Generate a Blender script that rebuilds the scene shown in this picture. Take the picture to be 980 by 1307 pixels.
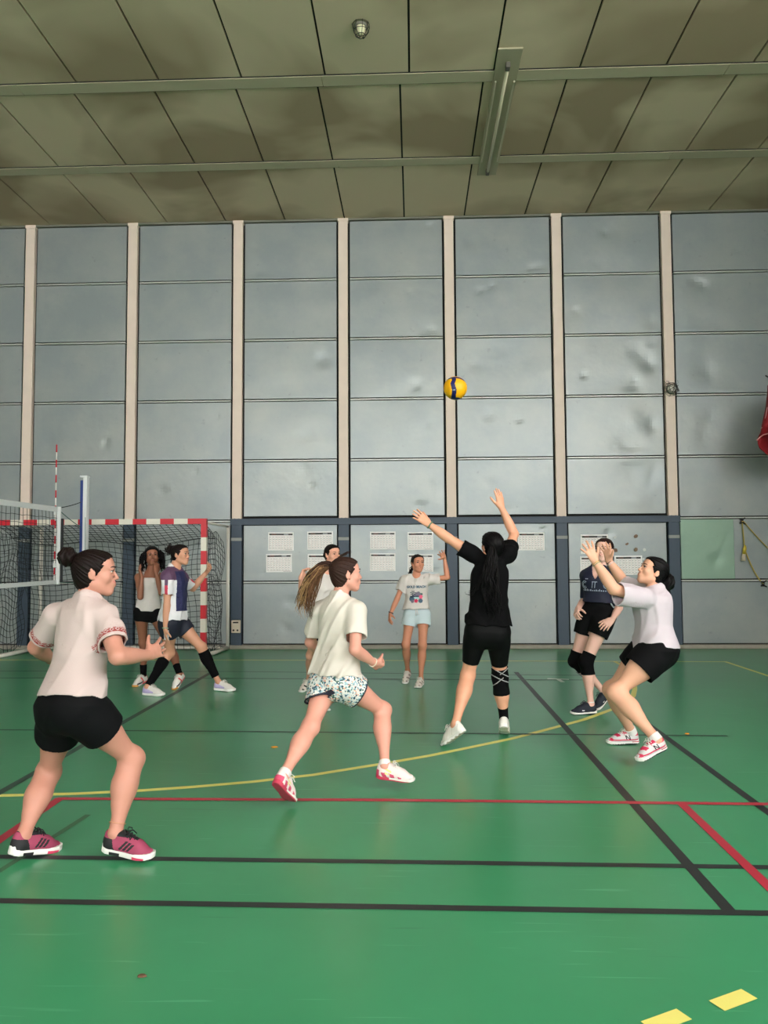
import bpy, bmesh, math, random
import numpy as np
from mathutils import Vector, Matrix
from mathutils.bvhtree import BVHTree

for o in list(bpy.data.objects):
    bpy.data.objects.remove(o, do_unlink=True)
SC = bpy.context.scene
COL = SC.collection
random.seed(7)

# ------------------------------------------------------------------ camera
FP, CX, CY = 980.0, 490.0, 653.5
CAM = np.array([0.0, 0.0, 1.52])
_vy = np.array([528 - CX, 708.5 - CY, FP]); _vy /= np.linalg.norm(_vy)
_up = np.array([-0.0056, -1.0, 0.056]); _up -= _vy * (_up @ _vy); _up /= np.linalg.norm(_up)
_vx = np.cross(_vy, _up)
ROT = np.stack([_vx, _vy, _up], 1)            # camera axes = ROT @ world
cam_d = bpy.data.cameras.new('camera')
cam_d.sensor_fit = 'VERTICAL'; cam_d.sensor_height = 36.0; cam_d.lens = FP / 1307.0 * 36.0
cam_d.clip_start = 0.05
cam = bpy.data.objects.new('camera', cam_d); COL.objects.link(cam)
_m = np.eye(4); _m[:3, 0] = ROT[0]; _m[:3, 1] = -ROT[1]; _m[:3, 2] = -ROT[2]; _m[:3, 3] = CAM
cam.matrix_world = Matrix(_m.tolist())
SC.camera = cam

# ------------------------------------------------------------------ world, lights, exposure
SC.view_settings.view_transform = 'Standard'
SC.view_settings.look = 'None'
SC.view_settings.exposure = 0.75
SC.view_settings.gamma = 1.0
SC.view_settings.use_curve_mapping = False
wd = bpy.data.worlds.new('daylight'); SC.world = wd; wd.use_nodes = True
wd.node_tree.nodes['Background'].inputs[0].default_value = (1.0, 0.995, 0.985, 1)
wd.node_tree.nodes['Background'].inputs[1].default_value = 6.0


def area_light(name, loc, target, sx, sy, power, col=(1, 1, 1)):
    l = bpy.data.lights.new(name, 'AREA'); l.shape = 'RECTANGLE'; l.size = sx; l.size_y = sy
    l.energy = power; l.color = col
    o = bpy.data.objects.new(name, l); COL.objects.link(o); o.location = loc
    d = Vector(target) - Vector(loc)
    o.rotation_euler = d.to_track_quat('-Z', 'Y').to_euler()
    return o


# ------------------------------------------------------------------ helpers
def px_ray(px, py):
    d = ROT.T @ np.array([px - CX, py - CY, FP]); return d / np.linalg.norm(d)


def at(px, py, Y):
    d = px_ray(px, py); return CAM + d * (Y - CAM[1]) / d[1]


def on_floor(px, py, z=0.0):
    d = px_ray(px, py); return CAM + d * (z - CAM[2]) / d[2]


def s2l(c):
    return tuple(((v / 255.0) / 12.92 if v <= 10 else ((v / 255.0 + 0.055) / 1.055) ** 2.4) for v in c) + (1.0,)


MATS = {}


def mat(name, rgb, rough=0.55, metal=0.0, spec=0.5, noise=0.0, nscale=8.0, bump=0.0, bscale=60.0, sheen=0.0):
    if name in MATS: return MATS[name]
    m = bpy.data.materials.new(name); m.use_nodes = True
    nt = m.node_tree; b = nt.nodes['Principled BSDF']
    c = s2l(rgb)
    b.inputs['Base Color'].default_value = c
    b.inputs['Roughness'].default_value = rough
    b.inputs['Metallic'].default_value = metal
    b.inputs['Specular IOR Level'].default_value = spec
    if sheen: b.inputs['Sheen Weight'].default_value = sheen
    if noise or bump:
        tc = nt.nodes.new('ShaderNodeTexCoord')
    if noise:
        n = nt.nodes.new('ShaderNodeTexNoise'); n.inputs['Scale'].default_value = nscale; n.inputs['Detail'].default_value = 4
        nt.links.new(tc.outputs['Object'], n.inputs['Vector'])
        mx = nt.nodes.new('ShaderNodeMix'); mx.data_type = 'RGBA'
        mx.inputs[6].default_value = tuple(v * (1 - noise) for v in c[:3]) + (1,)
        mx.inputs[7].default_value = tuple(min(1, v * (1 + noise)) for v in c[:3]) + (1,)
        nt.links.new(n.outputs['Fac'], mx.inputs[0]); nt.links.new(mx.outputs[2], b.inputs['Base Color'])
    if bump:
        n2 = nt.nodes.new('ShaderNodeTexNoise'); n2.inputs['Scale'].default_value = bscale; n2.inputs['Detail'].default_value = 3
        nt.links.new(tc.outputs['Object'], n2.inputs['Vector'])
        bp = nt.nodes.new('ShaderNodeBump'); bp.inputs['Strength'].default_value = bump; bp.inputs['Distance'].default_value = 0.01
        nt.links.new(n2.outputs['Fac'], bp.inputs['Height']); nt.links.new(bp.outputs[0], b.inputs['Normal'])
    MATS[name] = m
    return m


def tag(o, label=None, cat=None, group=None, kind=None):
    if label: o['label'] = label
    if cat: o['category'] = cat
    if group: o['group'] = group
    if kind: o['kind'] = kind
    return o


def empty(name, loc=(0, 0, 0)):
    o = bpy.data.objects.new(name, None); COL.objects.link(o); o.location = loc; o.empty_display_size = 0.1
    return o


class MB:
    """collects shapes for ONE mesh object"""
    def __init__(s):
        s.v = []; s.f = []; s.m = []

    def add(s, vs, fs, mi=0):
        b = len(s.v); s.v.extend([tuple(v) for v in vs]); s.f.extend([tuple(i + b for i in f) for f in fs])
        s.m.extend([mi] * len(fs)); return s

    def box(s, lo, hi, mi=0, bev=0.0):
        x0, y0, z0 = lo; x1, y1, z1 = hi
        if bev <= 0:
            vs = [(x, y, z) for z in (z0, z1) for y in (y0, y1) for x in (x0, x1)]
            return s.add(vs, [(0, 2, 3, 1), (4, 5, 7, 6), (0, 1, 5, 4), (2, 6, 7, 3), (0, 4, 6, 2), (1, 3, 7, 5)], mi)
        bm = bmesh.new(); bmesh.ops.create_cube(bm, size=1)
        for v in bm.verts:
            v.co = Vector(((x0 + x1) / 2 + v.co.x * (x1 - x0), (y0 + y1) / 2 + v.co.y * (y1 - y0), (z0 + z1) / 2 + v.co.z * (z1 - z0)))
        bmesh.ops.bevel(bm, geom=list(bm.edges), offset=bev, segments=2, affect='EDGES', profile=0.5)
        bm.verts.index_update()
        s.add([v.co[:] for v in bm.verts], [[v.index for v in f.verts] for f in bm.faces], mi); bm.free(); return s

    def tube(s, pts, r, n=8, mi=0, closed=False, caps=True):
        P = [np.array(p, float) for p in pts]; N = len(P)
        rs = r if hasattr(r, '__len__') else [r] * N
        ref = None; vs = []; fs = []
        for i in range(N):
            a = P[i - 1] if (i > 0 or closed) else P[i]
            c = P[(i + 1) % N] if (i < N - 1 or closed) else P[i]
            t = c - a; t = t / (np.linalg.norm(t) + 1e-12)
            if ref is None:
                ref = np.cross(t, [0.31, 0.12, 0.95])
                if np.linalg.norm(ref) < 1e-3: ref = np.cross(t, [1, 0, 0])
            u = ref - t * (ref @ t); u /= np.linalg.norm(u) + 1e-12; ref = u
            w = np.cross(t, u)
            for k in range(n):
                a_ = 2 * math.pi * k / n
                vs.append(P[i] + rs[i] * (math.cos(a_) * u + math.sin(a_) * w))
        M = N if closed else N - 1
        for i in range(M):
            j = (i + 1) % N
            for k in range(n):
                k2 = (k + 1) % n
                fs.append((i * n + k, i * n + k2, j * n + k2, j * n + k))
        if caps and not closed:
            fs.append(tuple(range(n - 1, -1, -1))); fs.append(tuple((N - 1) * n + k for k in range(n)))
        return s.add(vs, fs, mi)

    def quad(s, a, b, c, d, mi=0):
        return s.add([a, b, c, d], [(0, 1, 2, 3)], mi)

    def lathe(s, prof, origin=(0, 0, 0), axis='z', n=24, mi=0):
        vs = []; fs = []
        for (r, h) in prof:
            for k in range(n):
                a = 2 * math.pi * k / n
                p = (r * math.cos(a), r * math.sin(a), h)
                if axis == 'y': p = (p[0], h, p[1])
                vs.append((p[0] + origin[0], p[1] + origin[1], p[2] + origin[2]))
        for i in range(len(prof) - 1):
            for k in range(n):
                k2 = (k + 1) % n; fs.append((i * n + k, i * n + k2, (i + 1) * n + k2, (i + 1) * n + k))
        return s.add(vs, fs, mi)

    def build(s, name, mats, parent=None, smooth=False, off=(0, 0, 0)):
        me = bpy.data.meshes.new(name)
        ox, oy, oz = off
        me.from_pydata([(x - ox, y - oy, z - oz) for x, y, z in s.v], [], s.f)
        for m in (mats if isinstance(mats, (list, tuple)) else [mats]): me.materials.append(m)
        me.polygons.foreach_set('material_index', s.m)
        if smooth: me.polygons.foreach_set('use_smooth', [True] * len(s.f))
        me.validate(); me.update()
        bm = bmesh.new(); bm.from_mesh(me); bmesh.ops.recalc_face_normals(bm, faces=bm.faces); bm.to_mesh(me); bm.free()
        o = bpy.data.objects.new(name, me); COL.objects.link(o)
        if parent is not None: o.parent = parent
        else: o.location = off
        return o


def struct(mb, name, mats, label=None, parent=None, smooth=False):
    o = mb.build(name, mats, parent, smooth)
    if parent is None: tag(o, label, None, None, 'structure')
    return o
# ------------------------------------------------------------------ room
YW, ZC = 12.6, 7.18
X0, X1, YB = -9.0, 6.75, -11.0

# floor ---------------------------------------------------------------
def floor_material():
    m = bpy.data.materials.new('green_sports_floor'); m.use_nodes = True
    nt = m.node_tree; N = nt.nodes; L = nt.links; b = N['Principled BSDF']
    tc = N.new('ShaderNodeTexCoord')
    big = N.new('ShaderNodeTexNoise'); big.inputs['Scale'].default_value = 0.9; big.inputs['Detail'].default_value = 5
    L.new(tc.outputs['Object'], big.inputs['Vector'])
    cr = N.new('ShaderNodeValToRGB'); cr.color_ramp.elements[0].position = 0.3; cr.color_ramp.elements[1].position = 0.72
    cr.color_ramp.elements[0].color = s2l((52, 134, 90)); cr.color_ramp.elements[1].color = s2l((62, 148, 103))
    L.new(big.outputs['Fac'], cr.inputs[0])
    prev = cr.outputs[0]
    for rot, sx, sy, lo, hi, col in ((0.5, 1.2, 26, .70, .76, (104, 174, 132)), (-0.35, 1.6, 34, .70, .75, (96, 168, 128)),
                                     (1.3, 1.5, 30, .71, .76, (98, 168, 128)), (2.2, 0.9, 22, .73, .78, (30, 92, 60))):
        mp = N.new('ShaderNodeMapping'); mp.inputs['Rotation'].default_value = (0, 0, rot); mp.inputs['Scale'].default_value = (sx, sy, 1)
        L.new(tc.outputs['Object'], mp.inputs['Vector'])
        n = N.new('ShaderNodeTexNoise'); n.inputs['Scale'].default_value = 1.0; n.inputs['Detail'].default_value = 2; n.inputs['Distortion'].default_value = 0.6
        L.new(mp.outputs[0], n.inputs['Vector'])
        r = N.new('ShaderNodeMapRange'); r.inputs[1].default_value = lo; r.inputs[2].default_value = hi; r.inputs[4].default_value = 0.55
        L.new(n.outputs['Fac'], r.inputs[0])
        mx = N.new('ShaderNodeMix'); mx.data_type = 'RGBA'; mx.inputs[7].default_value = s2l(col)
        L.new(r.outputs[0], mx.inputs[0]); L.new(prev, mx.inputs[6]); prev = mx.outputs[2]
    L.new(prev, b.inputs['Base Color'])
    b.inputs['Roughness'].default_value = 0.28; b.inputs['Specular IOR Level'].default_value = 0.5
    bp = N.new('ShaderNodeBump'); bp.inputs['Strength'].default_value = 0.06; bp.inputs['Distance'].default_value = 0.02
    n3 = N.new('ShaderNodeTexNoise'); n3.inputs['Scale'].default_value = 2.5; n3.inputs['Detail'].default_value = 3
    L.new(tc.outputs['Object'], n3.inputs['Vector']); L.new(n3.outputs['Fac'], bp.inputs['Height']); L.new(bp.outputs[0], b.inputs['Normal'])
    return m


floor = struct(MB().box((X0, YB, -0.1), (X1, YW + 0.1, 0)), 'floor', floor_material(), 'green vinyl sports floor with court lines')

LM = dict(yellow=mat('yellow_line_paint', (232, 222, 120), 0.45), black=mat('black_line_paint', (36, 38, 40), 0.45),
          dark=mat('faded_dark_line_paint', (44, 70, 60), 0.45), red=mat('red_line_paint', (178, 40, 62), 0.45),
          brown=mat('worn_brown_line', (70, 108, 78), 0.5), white=mat('white_line_paint', (220, 224, 218), 0.5))
_lz = [0.0008]


def court_line(pts, w, color, label):
    """flat painted strip along a polyline on the floor"""
    P = [np.array(p, float) for p in pts]; vs = []; _lz[0] += 0.00012
    for i, p in enumerate(P):
        a = P[max(i - 1, 0)]; c = P[min(i + 1, len(P) - 1)]
        t = (c - a) / np.linalg.norm(c - a); n = np.array([-t[1], t[0]])
        for sg in (-1, 1):
            q = p + n * w / 2 * sg; vs.append((q[0], q[1], _lz[0]))
    fs = [(2 * i, 2 * i + 2, 2 * i + 3, 2 * i + 1) for i in range(len(P) - 1)]
    o = MB().add(vs, fs).build('court_line', LM[color], floor)
    o['label'] = label
    return o


court_line([(-8, 11.28), (-2.6, 11.26), (4.36, 11.06)], 0.05, 'yellow', 'yellow end line along the back wall')
court_line([(4.36, 11.08), (4.40, 8.4)], 0.05, 'yellow', 'yellow side line at the right')
court_line([(2.83, 11.1), (2.83, 10.5), (2.74, 9.9), (2.60, 9.3), (2.46, 8.8), (2.33, 8.4), (2.15, 8.03), (1.93, 7.70), (1.55, 7.22), (1.16, 6.83), (.8, 6.48), (.43, 6.18), (.1, 5.92),
            (-.23, 5.70), (-.71, 5.40), (-1.1, 5.23), (-1.46, 5.11), (-1.8, 5.02), (-2.17, 4.95), (-2.65, 4.90), (-3.3, 4.88), (-4.2, 4.96)], 0.055, 'yellow', 'curved yellow goal area line')
court_line([(1.31, 10.1), (1.33, 3.40)], 0.058, 'black', 'black line running away from the viewer')
court_line([(2.10, 10.1), (2.06, 3.8)], 0.055, 'black', 'thin black line near the right player')
court_line([(-2.66, 10.1), (-2.69, 4.6)], 0.06, 'dark', 'faded dark line on the left')
court_line([(-8, 10.2), (-2.4, 10.14), (1.31, 9.87), (2.5, 9.8)], 0.035, 'dark', 'faded far cross line')
court_line([(-8, 9.62), (-2.3, 9.57), (2.1, 9.46)], 0.045, 'dark', 'faded second far cross line')
court_line([(-5, 6.76), (-1.5, 6.70), (2.6, 6.60)], 0.04, 'dark', 'faded middle cross line')
court_line([(-4, 3.93), (-.16, 3.90), (3.2, 3.86)], 0.05, 'black', 'black cross line under the left player')
court_line([(-4, 3.44), (-.14, 3.41), (3.2, 3.375)], 0.05, 'black', 'nearest black cross line')
court_line([(-2.26, 4.845), (-.2, 4.86), (3.2, 4.82)], 0.05, 'red', 'red cross line')
court_line([(-2.24, 4.86), (-2.235, 3.2)], 0.06, 'red', 'red line running from the left corner')
court_line([(1.615, 4.83), (1.60, 3.0)], 0.055, 'red', 'red line running to the right corner')
court_line([(-1.93, 4.55), (-2.02, 3.72)], 0.035, 'brown', 'worn brownish trace')
court_line([(1.62, 9.56), (1.87, 9.50)], 0.06, 'white', 'short white mark')
court_line([(1.74, 9.53), (1.76, 9.30)], 0.05, 'white', 'short white stem mark')
for dx, dy in ((0, 0), (-.265, -.125), (-.53, -.25)):
    a = np.array([1.005, 2.71]) + (dx, dy); b_ = np.array([1.145, 2.785]) + (dx, dy)
    court_line([a, b_], 0.066, 'yellow', 'short yellow dash')

# ceiling -------------------------------------------------------------
def ceiling_material():
    m = bpy.data.materials.new('stained_ceiling_board'); m.use_nodes = True
    nt = m.node_tree; N = nt.nodes; L = nt.links; b = N['Principled BSDF']
    tc = N.new('ShaderNodeTexCoord')
    n = N.new('ShaderNodeTexNoise'); n.inputs['Scale'].default_value = 0.55; n.inputs['Detail'].default_value = 3; n.inputs['Roughness'].default_value = .45; n.inputs['Distortion'].default_value = .5
    L.new(tc.outputs['Object'], n.inputs['Vector'])
    cr = N.new('ShaderNodeValToRGB'); e = cr.color_ramp.elements
    e[0].position = .40; e[0].color = s2l((172, 150, 124)); e[1].position = .58; e[1].color = s2l((214, 193, 165))
    L.new(n.outputs['Fac'], cr.inputs[0]); L.new(cr.outputs[0], b.inputs['Base Color'])
    b.inputs['Roughness'].default_value = 0.8; b.inputs['Specular IOR Level'].default_value = 0.2
    return m


CM = ceiling_material(); DARK = mat('dark_joint', (24, 24, 22), 0.9)
cb = MB()
cb.box((X0, YB, ZC + 0.03), (X1, YW + .1, ZC + 0.1), 1)
rows = [(YB, -5.55, -.1, 1.0), (-5.5, -.05, -.02, 1.0), (0, 3.4, -.06, 1.0), (3.45, 5.15, -.02, 1.0), (5.2, 6.95, -.1, 1.0), (7.0, 8.80, -.01, 0.993), (8.82, 10.74, -.122, 0.997), (10.76, YW + .02, -.118, 1.005)]
for (ya, yb, x_, dx) in rows:
    i = math.floor((X0 - x_) / dx)
    while x_ + i * dx < X1:
        xa = max(X0, x_ + i * dx) + .012; xb = min(X1, x_ + (i + 1) * dx) - .012
        if xb > xa: cb.box((xa, ya, ZC), (xb, yb, ZC + .04), 0)
        i += 1
struct(cb, 'ceiling', [CM, DARK], 'stained olive grey ceiling boards in three rows')
BM = mat('ceiling_rail_paint', (186, 174, 146), 0.6, noise=.06, nscale=2)
beams = []
for n_, (yc, lab) in enumerate(((8.82, 'nearer of the two metal rails crossing the ceiling'), (10.76, 'farther of the two metal rails crossing the ceiling'))):
    b = MB()
    for xa, xb in ((X0, -4.72), (-4.715, -1.05), (-1.045, 1.1), (1.105, 3.7), (3.705, X1)):
        b.box((xa, yc - .10, ZC - .014), (xb, yc + .10, ZC + .0), 0, .003)
    b.box((X0, yc - .112, ZC - .008), (X1, yc - .10, ZC), 1); b.box((X0, yc + .10, ZC - .008), (X1, yc + .112, ZC), 1)
    struct(b, 'trim_%d' % (n_ + 1), [BM, DARK], lab)

# back wall -----------------------------------------------------------
def panel_material(name, rgb, rgb2):
    m = bpy.data.materials.new(name); m.use_nodes = True
    nt = m.node_tree; N = nt.nodes; L = nt.links; b = N['Principled BSDF']
    tc = N.new('ShaderNodeTexCoord')
    n = N.new('ShaderNodeTexNoise'); n.inputs['Scale'].default_value = 1.3; n.inputs['Detail'].default_value = 6; n.inputs['Roughness'].default_value = .62
    L.new(tc.outputs['Object'], n.inputs['Vector'])
    cr = N.new('ShaderNodeValToRGB'); e = cr.color_ramp.elements
    e[0].position = .38; e[0].color = s2l(rgb); e[1].position = .70; e[1].color = s2l(rgb2)
    L.new(n.outputs['Fac'], cr.inputs[0])
    # small scuffs
    n4 = N.new('ShaderNodeTexNoise'); n4.inputs['Scale'].default_value = 9; n4.inputs['Detail'].default_value = 3
    L.new(tc.outputs['Object'], n4.inputs['Vector'])
    r = N.new('ShaderNodeMapRange'); r.inputs[1].default_value = .70; r.inputs[2].default_value = .78; r.inputs[4].default_value = .35
    L.new(n4.outputs['Fac'], r.inputs[0])
    mx = N.new('ShaderNodeMix'); mx.data_type = 'RGBA'; mx.inputs[7].default_value = s2l((120, 124, 122))
    L.new(r.outputs[0], mx.inputs[0]); L.new(cr.outputs[0], mx.inputs[6]); L.new(mx.outputs[2], b.inputs['Base Color'])
    b.inputs['Roughness'].default_value = 0.40; b.inputs['Specular IOR Level'].default_value = 0.6; b.inputs['Metallic'].default_value = 0.3
    n2 = N.new('ShaderNodeTexNoise'); n2.inputs['Scale'].default_value = 1.5; n2.inputs['Detail'].default_value = 4
    L.new(tc.outputs['Object'], n2.inputs['Vector'])
    bp = N.new('ShaderNodeBump'); bp.inputs['Strength'].default_value = 0.35; bp.inputs['Distance'].default_value = 0.05
    L.new(n2.outputs['Fac'], bp.inputs['Height']); L.new(bp.outputs[0], b.inputs['Normal'])
    return m


PM = panel_material('blue_grey_painted_sheet', (150, 158, 160), (166, 170, 167))
PGR = panel_material('green_painted_sheet', (140, 168, 150), (150, 178, 158))
LIP = mat('panel_seam_metal', (206, 208, 203), 0.35, 0.2)
POSTX = [-8.26, -6.49, -4.72, -2.92, -1.147, .624, 2.405, 4.20, 6.0]
ZR = [.06, 1.088, 2.10, 3.10, 4.112, 5.13, 6.15, 7.16]
wb = MB()
wb.box((X0, YW + .05, 0), (X1, YW + .15, ZC + .1), 1)
def dented_sheet(xa, xb, za, zb, mi, rnd):
    """thin sheet panel with a soft pillow and a few ball dents"""
    nx, nz = 36, 22
    dents = [(rnd.uniform(xa, xb), rnd.uniform(za, zb), rnd.uniform(.06, .16), rnd.uniform(.003, .012)) for _ in range(rnd.choice((1, 2, 3)))]
    if 2.3 < xa < 4.6 and 2.9 < za < 5.0: dents += [(xb - .15, (za + zb) / 2, .16, .02), (xb - .55, za + .15, .25, .014)]
    if 2.3 < xa < 2.7 and 2.0 < za < 5.0: dents += [(rnd.uniform(3.2, xb - .1), rnd.uniform(za + .1, zb - .1), rnd.uniform(.10, .28), rnd.uniform(-.007, .010)) for _ in range(9)]
    if 4.2 < xa < 4.5 and 2.9 < za < 5.4: dents += [(rnd.uniform(xa + .1, xa + .6), rnd.uniform(za + .1, zb - .1), rnd.uniform(.10, .26), rnd.uniform(-.006, .009)) for _ in range(6)]
    pil = rnd.uniform(-.004, .006)
    vs = []
    for j in range(nz + 1):
        for i in range(nx + 1):
            x = xa + (xb - xa) * i / nx; z = za + (zb - za) * j / nz
            u = i / nx; v = j / nz; y = YW - pil * 16 * u * (1 - u) * v * (1 - v)
            for (dx, dz, r, a) in dents:
                q = ((x - dx) ** 2 + (z - dz) ** 2) / (r * r)
                e = min(u, 1 - u, v, 1 - v); y += a * math.exp(-q * 1.5) * min(1, e * 8)
            vs.append((x, y, z))
    fs = [(j * (nx + 1) + i, j * (nx + 1) + i + 1, (j + 1) * (nx + 1) + i + 1, (j + 1) * (nx + 1) + i) for j in range(nz) for i in range(nx)]
    b0 = len(vs)
    vs += [(xa, YW + .06, za), (xb, YW + .06, za), (xb, YW + .06, zb), (xa, YW + .06, zb)]
    wb.add(vs, fs, mi)
    for (p, q) in (((xa, za), (xb, za)), ((xb, za), (xb, zb)), ((xb, zb), (xa, zb)), ((xa, zb), (xa, za))):
        wb.quad((p[0], YW, p[1]), (q[0], YW, q[1]), (q[0], YW + .06, q[1]), (p[0], YW + .06, p[1]), mi)


rw = random.Random(3)
edges = [X0] + POSTX + [X1]
for bi in range(len(edges) - 1):
    xa = edges[bi] + (.115 if bi > 0 else 0); xb = edges[bi + 1] - (.115 if bi < len(edges) - 2 else 0)
    last = edges[bi] >= 4.1
    if last: xb = X1
    if edges[bi] > 5.9: continue
    for r in range(7):
        za, zb = ZR[r] + .026, ZR[r + 1] - .028
        if r == 2 and -3 < edges[bi] < 4.1: za += .05
        if r == 1 and -3 < edges[bi] < 4.1: zb -= .05
        if last and r == 1:
            dented_sheet(xa, 5.16, za, zb, 3, rw); dented_sheet(5.163, xb, za, zb, 0, rw)
        else: dented_sheet(xa, xb, za, zb, 0, rw)
        if r > 0: wb.box((xa, YW - .012, ZR[r] - .014), (xb, YW + .05, ZR[r] + .006), 2, .003)
wall_back = struct(wb, 'wall_back', [PM, DARK, LIP, PGR], 'back wall of blue grey metal sheets in horizontal panels')

BEI = mat('beige_post_paint', (234, 214, 199), 0.6, noise=.07, nscale=5)
BLU = mat('slate_blue_paint', (62, 76, 92), 0.5, noise=.08, nscale=6)
BAND = mat('grey_band', (150, 152, 148), 0.6)
CONC = mat('concrete_plinth', (158, 152, 142), 0.85, noise=.18, nscale=9, bump=.4, bscale=30)
ordn = ['', 'leftmost beige and blue wall post, behind the goal net', 'second wall post from the left, behind the goal net', 'wall post just right of the goal with the cream socket box',
        'wall post behind the player with the flying ponytail', 'wall post left of the player in black', 'wall post right of the player in black', 'wall post carrying the caged lamp', '']
tn = 3
for i, x in enumerate(POSTX):
    if not (-7 < x < 5): continue
    b = MB()
    b.box((x - .078, YW - .035, 2.10), (x + .078, YW + .06, ZC - .03), 0, .006)
    b.box((x - .09, YW - .04, ZC - .055), (x + .09, YW + .06, ZC - .0), 0, .006)
    b.box((x - .05, YW - .0375, 2.115), (x - .02, YW - .03, 2.14), 2); b.box((x + .02, YW - .0375, 2.115), (x + .05, YW - .03, 2.14), 2)
    b.box((x - .088, YW - .05, 0.04), (x + .088, YW + .06, 2.10), 1, .008)
    b.box((x - .089, YW - .052, 1.77), (x + .089, YW - .01, 1.82), 2, .002)
    struct(b, 'trim_%d' % tn, [BEI, BLU, BAND], ordn[i]); tn += 1
struct(MB().box((-3.02, YW - .06, 2.035), (4.30, YW + .05, 2.13), 0, .006).box((-3.02, YW - .075, 2.03), (4.30, YW - .05, 2.042), 0)
       .box((-3.02, YW - .075, 2.122), (4.30, YW - .05, 2.134), 0), 'trim_%d' % tn, BLU, 'long slate blue rail running across the wall'); tn += 1
pl = MB().box((X0, YW - .06, 0), (X1, YW + .06, .065), 0, .008)
struct(pl, 'baseboard_back', CONC, 'low rough concrete plinth along the back wall')
struct(MB().box((X0, YW - .03, ZC - .035), (X1, YW + .05, ZC), 0, .004), 'trim_%d' % tn, mat('ceiling_edge', (120, 118, 106), .7), 'thin trim where the wall meets the ceiling'); tn += 1

# unseen sides of the hall, walls and window openings added to steer the daylight ------------------------
SW = mat('side_wall_paint', (150, 152, 146), .8, noise=.06)
struct(MB().box((X1, 3.4, 0), (X1 + .15, YW + .1, ZC + .1)).box((X1, YB - .1, 0), (X1 + .15, 3.4, 3.4)).box((X1, YB - .1, 7.0), (X1 + .15, 3.4, ZC + .1)), 'wall_right', SW, 'side wall right of the hall')
struct(MB().box((X0 - .15, YB - .1, 0), (X0, YW + .1, ZC + .1)), 'wall_left', SW, 'unseen side wall added left of the hall')
struct(MB().box((X0, YB - .1, 0), (X1, YB, 3.0)), 'wall_front', SW, 'unseen wall added under the long windows behind the viewer')
# ------------------------------------------------------------------ fixtures on wall and ceiling
GR = mat('fixture_grey', (150, 148, 132), 0.5)
def ceiling_light():
    a = on_floor(622, 222, ZC); b = on_floor(650, 60, ZC)
    xl, ya, yb = (a[0] + b[0]) / 2, b[1], a[1]
    r = empty('strip_light', (xl, (ya + yb) / 2, ZC))
    tag(r, 'unlit fluorescent strip light fixed under the ceiling rails', 'light fixture')
    off = r.location
    MB().box((xl - .14, ya, ZC - .022), (xl + .14, yb, ZC - .001), 0, .006).build('housing', mat('strip_housing', (168, 158, 132), .7), r, off=off)
    for sx in (-.12, .10):
        MB().box((xl + sx, ya + .55, ZC - .06), (xl + sx + .02, yb - .45, ZC - .037), 0, .005).build('reflector_rail', mat('rail_pale', (186, 176, 150), .6), r, off=off)
    t = MB().tube([(xl - .0, ya + .3, ZC - .062), (xl, yb - .2, ZC - .062)], .020, 12)
    t.build('tube_lamp', mat('unlit_tube', (206, 196, 168), .4), r, True, off=off)
    for y in (ya + .22, yb - .2):
        MB().box((xl - .025, y, ZC - .085), (xl + .025, y + .09, ZC - .02), 0, .006).build('lamp_holder', mat('holder_dark', (88, 84, 74), .6), r, off=off)


ceiling_light()


def caged_lamp(name, pos, n, label, cat, rad, tilt, seed, dome_col):
    """round dome on a base inside a wire cage; n = outward direction"""
    r = empty(name, pos); tag(r, label, cat)
    n = np.array(n, float); u = np.cross(n, [0.3, 0.5, 0.81]); u /= np.linalg.norm(u); w = np.cross(n, u)
    def P(a, b, c): return u * a + w * b + n * c
    def dome(prof, nseg=28):
        m = MB(); vs = []; fs = []
        for (q, h) in prof:
            for k in range(nseg):
                a = 2 * math.pi * k / nseg; vs.append(P(q * math.cos(a), q * math.sin(a), h))
        for i in range(len(prof) - 1):
            for k in range(nseg): fs.append((i * nseg + k, i * nseg + (k + 1) % nseg, (i + 1) * nseg + (k + 1) % nseg, (i + 1) * nseg + k))
        return m.add(vs, fs)
    dome([(0.001, 0), (rad * .9, 0), (rad * .95, .012), (rad * .9, .03), (rad * .78, .034), (0.001, .034)]).build('base', mat('lamp_base_grey', (120, 118, 105), .5), r, True)
    dome([(rad * .72, .03), (rad * .72, .05), (rad * .66, .075), (rad * .5, .1), (rad * .28, .115), (.001, .12)]).build('dome', mat('lamp_dome' + seed, dome_col, .2), r, True)
    c = MB(); rr = random.Random(seed)
    for k in range(8):
        a = 2 * math.pi * k / 8; pts = []
        for t in np.linspace(0, 1, 9):
            q = rad * (1.25 * math.cos(t * 1.45) + .05); h = .15 * math.sin(t * 1.5)
            j = rr.uniform(-.008, .008) * tilt
            pts.append(P((q + j) * math.cos(a + j * 4), (q + j) * math.sin(a + j * 4), h + j))
        c.tube(pts, .0035, 6)
    for q, h in ((1.28, .008), (1.1, .075), (.7, .125)):
        c.tube([P(rad * q * math.cos(2 * math.pi * k / 24), rad * q * math.sin(2 * math.pi * k / 24), h + rr.uniform(-.004, .004) * tilt) for k in range(24)], .0035, 6, closed=True)
    if tilt > 1:
        for k in range(7):
            a = rr.uniform(0, 6.3); p0 = P(rad * math.cos(a), rad * math.sin(a), .04)
            c.tube([p0, p0 * 1.3 + P(rr.uniform(-.03, .03), rr.uniform(-.03, .03), .03), p0 * 1.6 + P(rr.uniform(-.05, .05), rr.uniform(-.05, .05), .01)], .003, 5)
    c.build('wire_cage', mat('cage_wire', (70, 66, 58), .45, .6), r, True)
    return r


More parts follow.
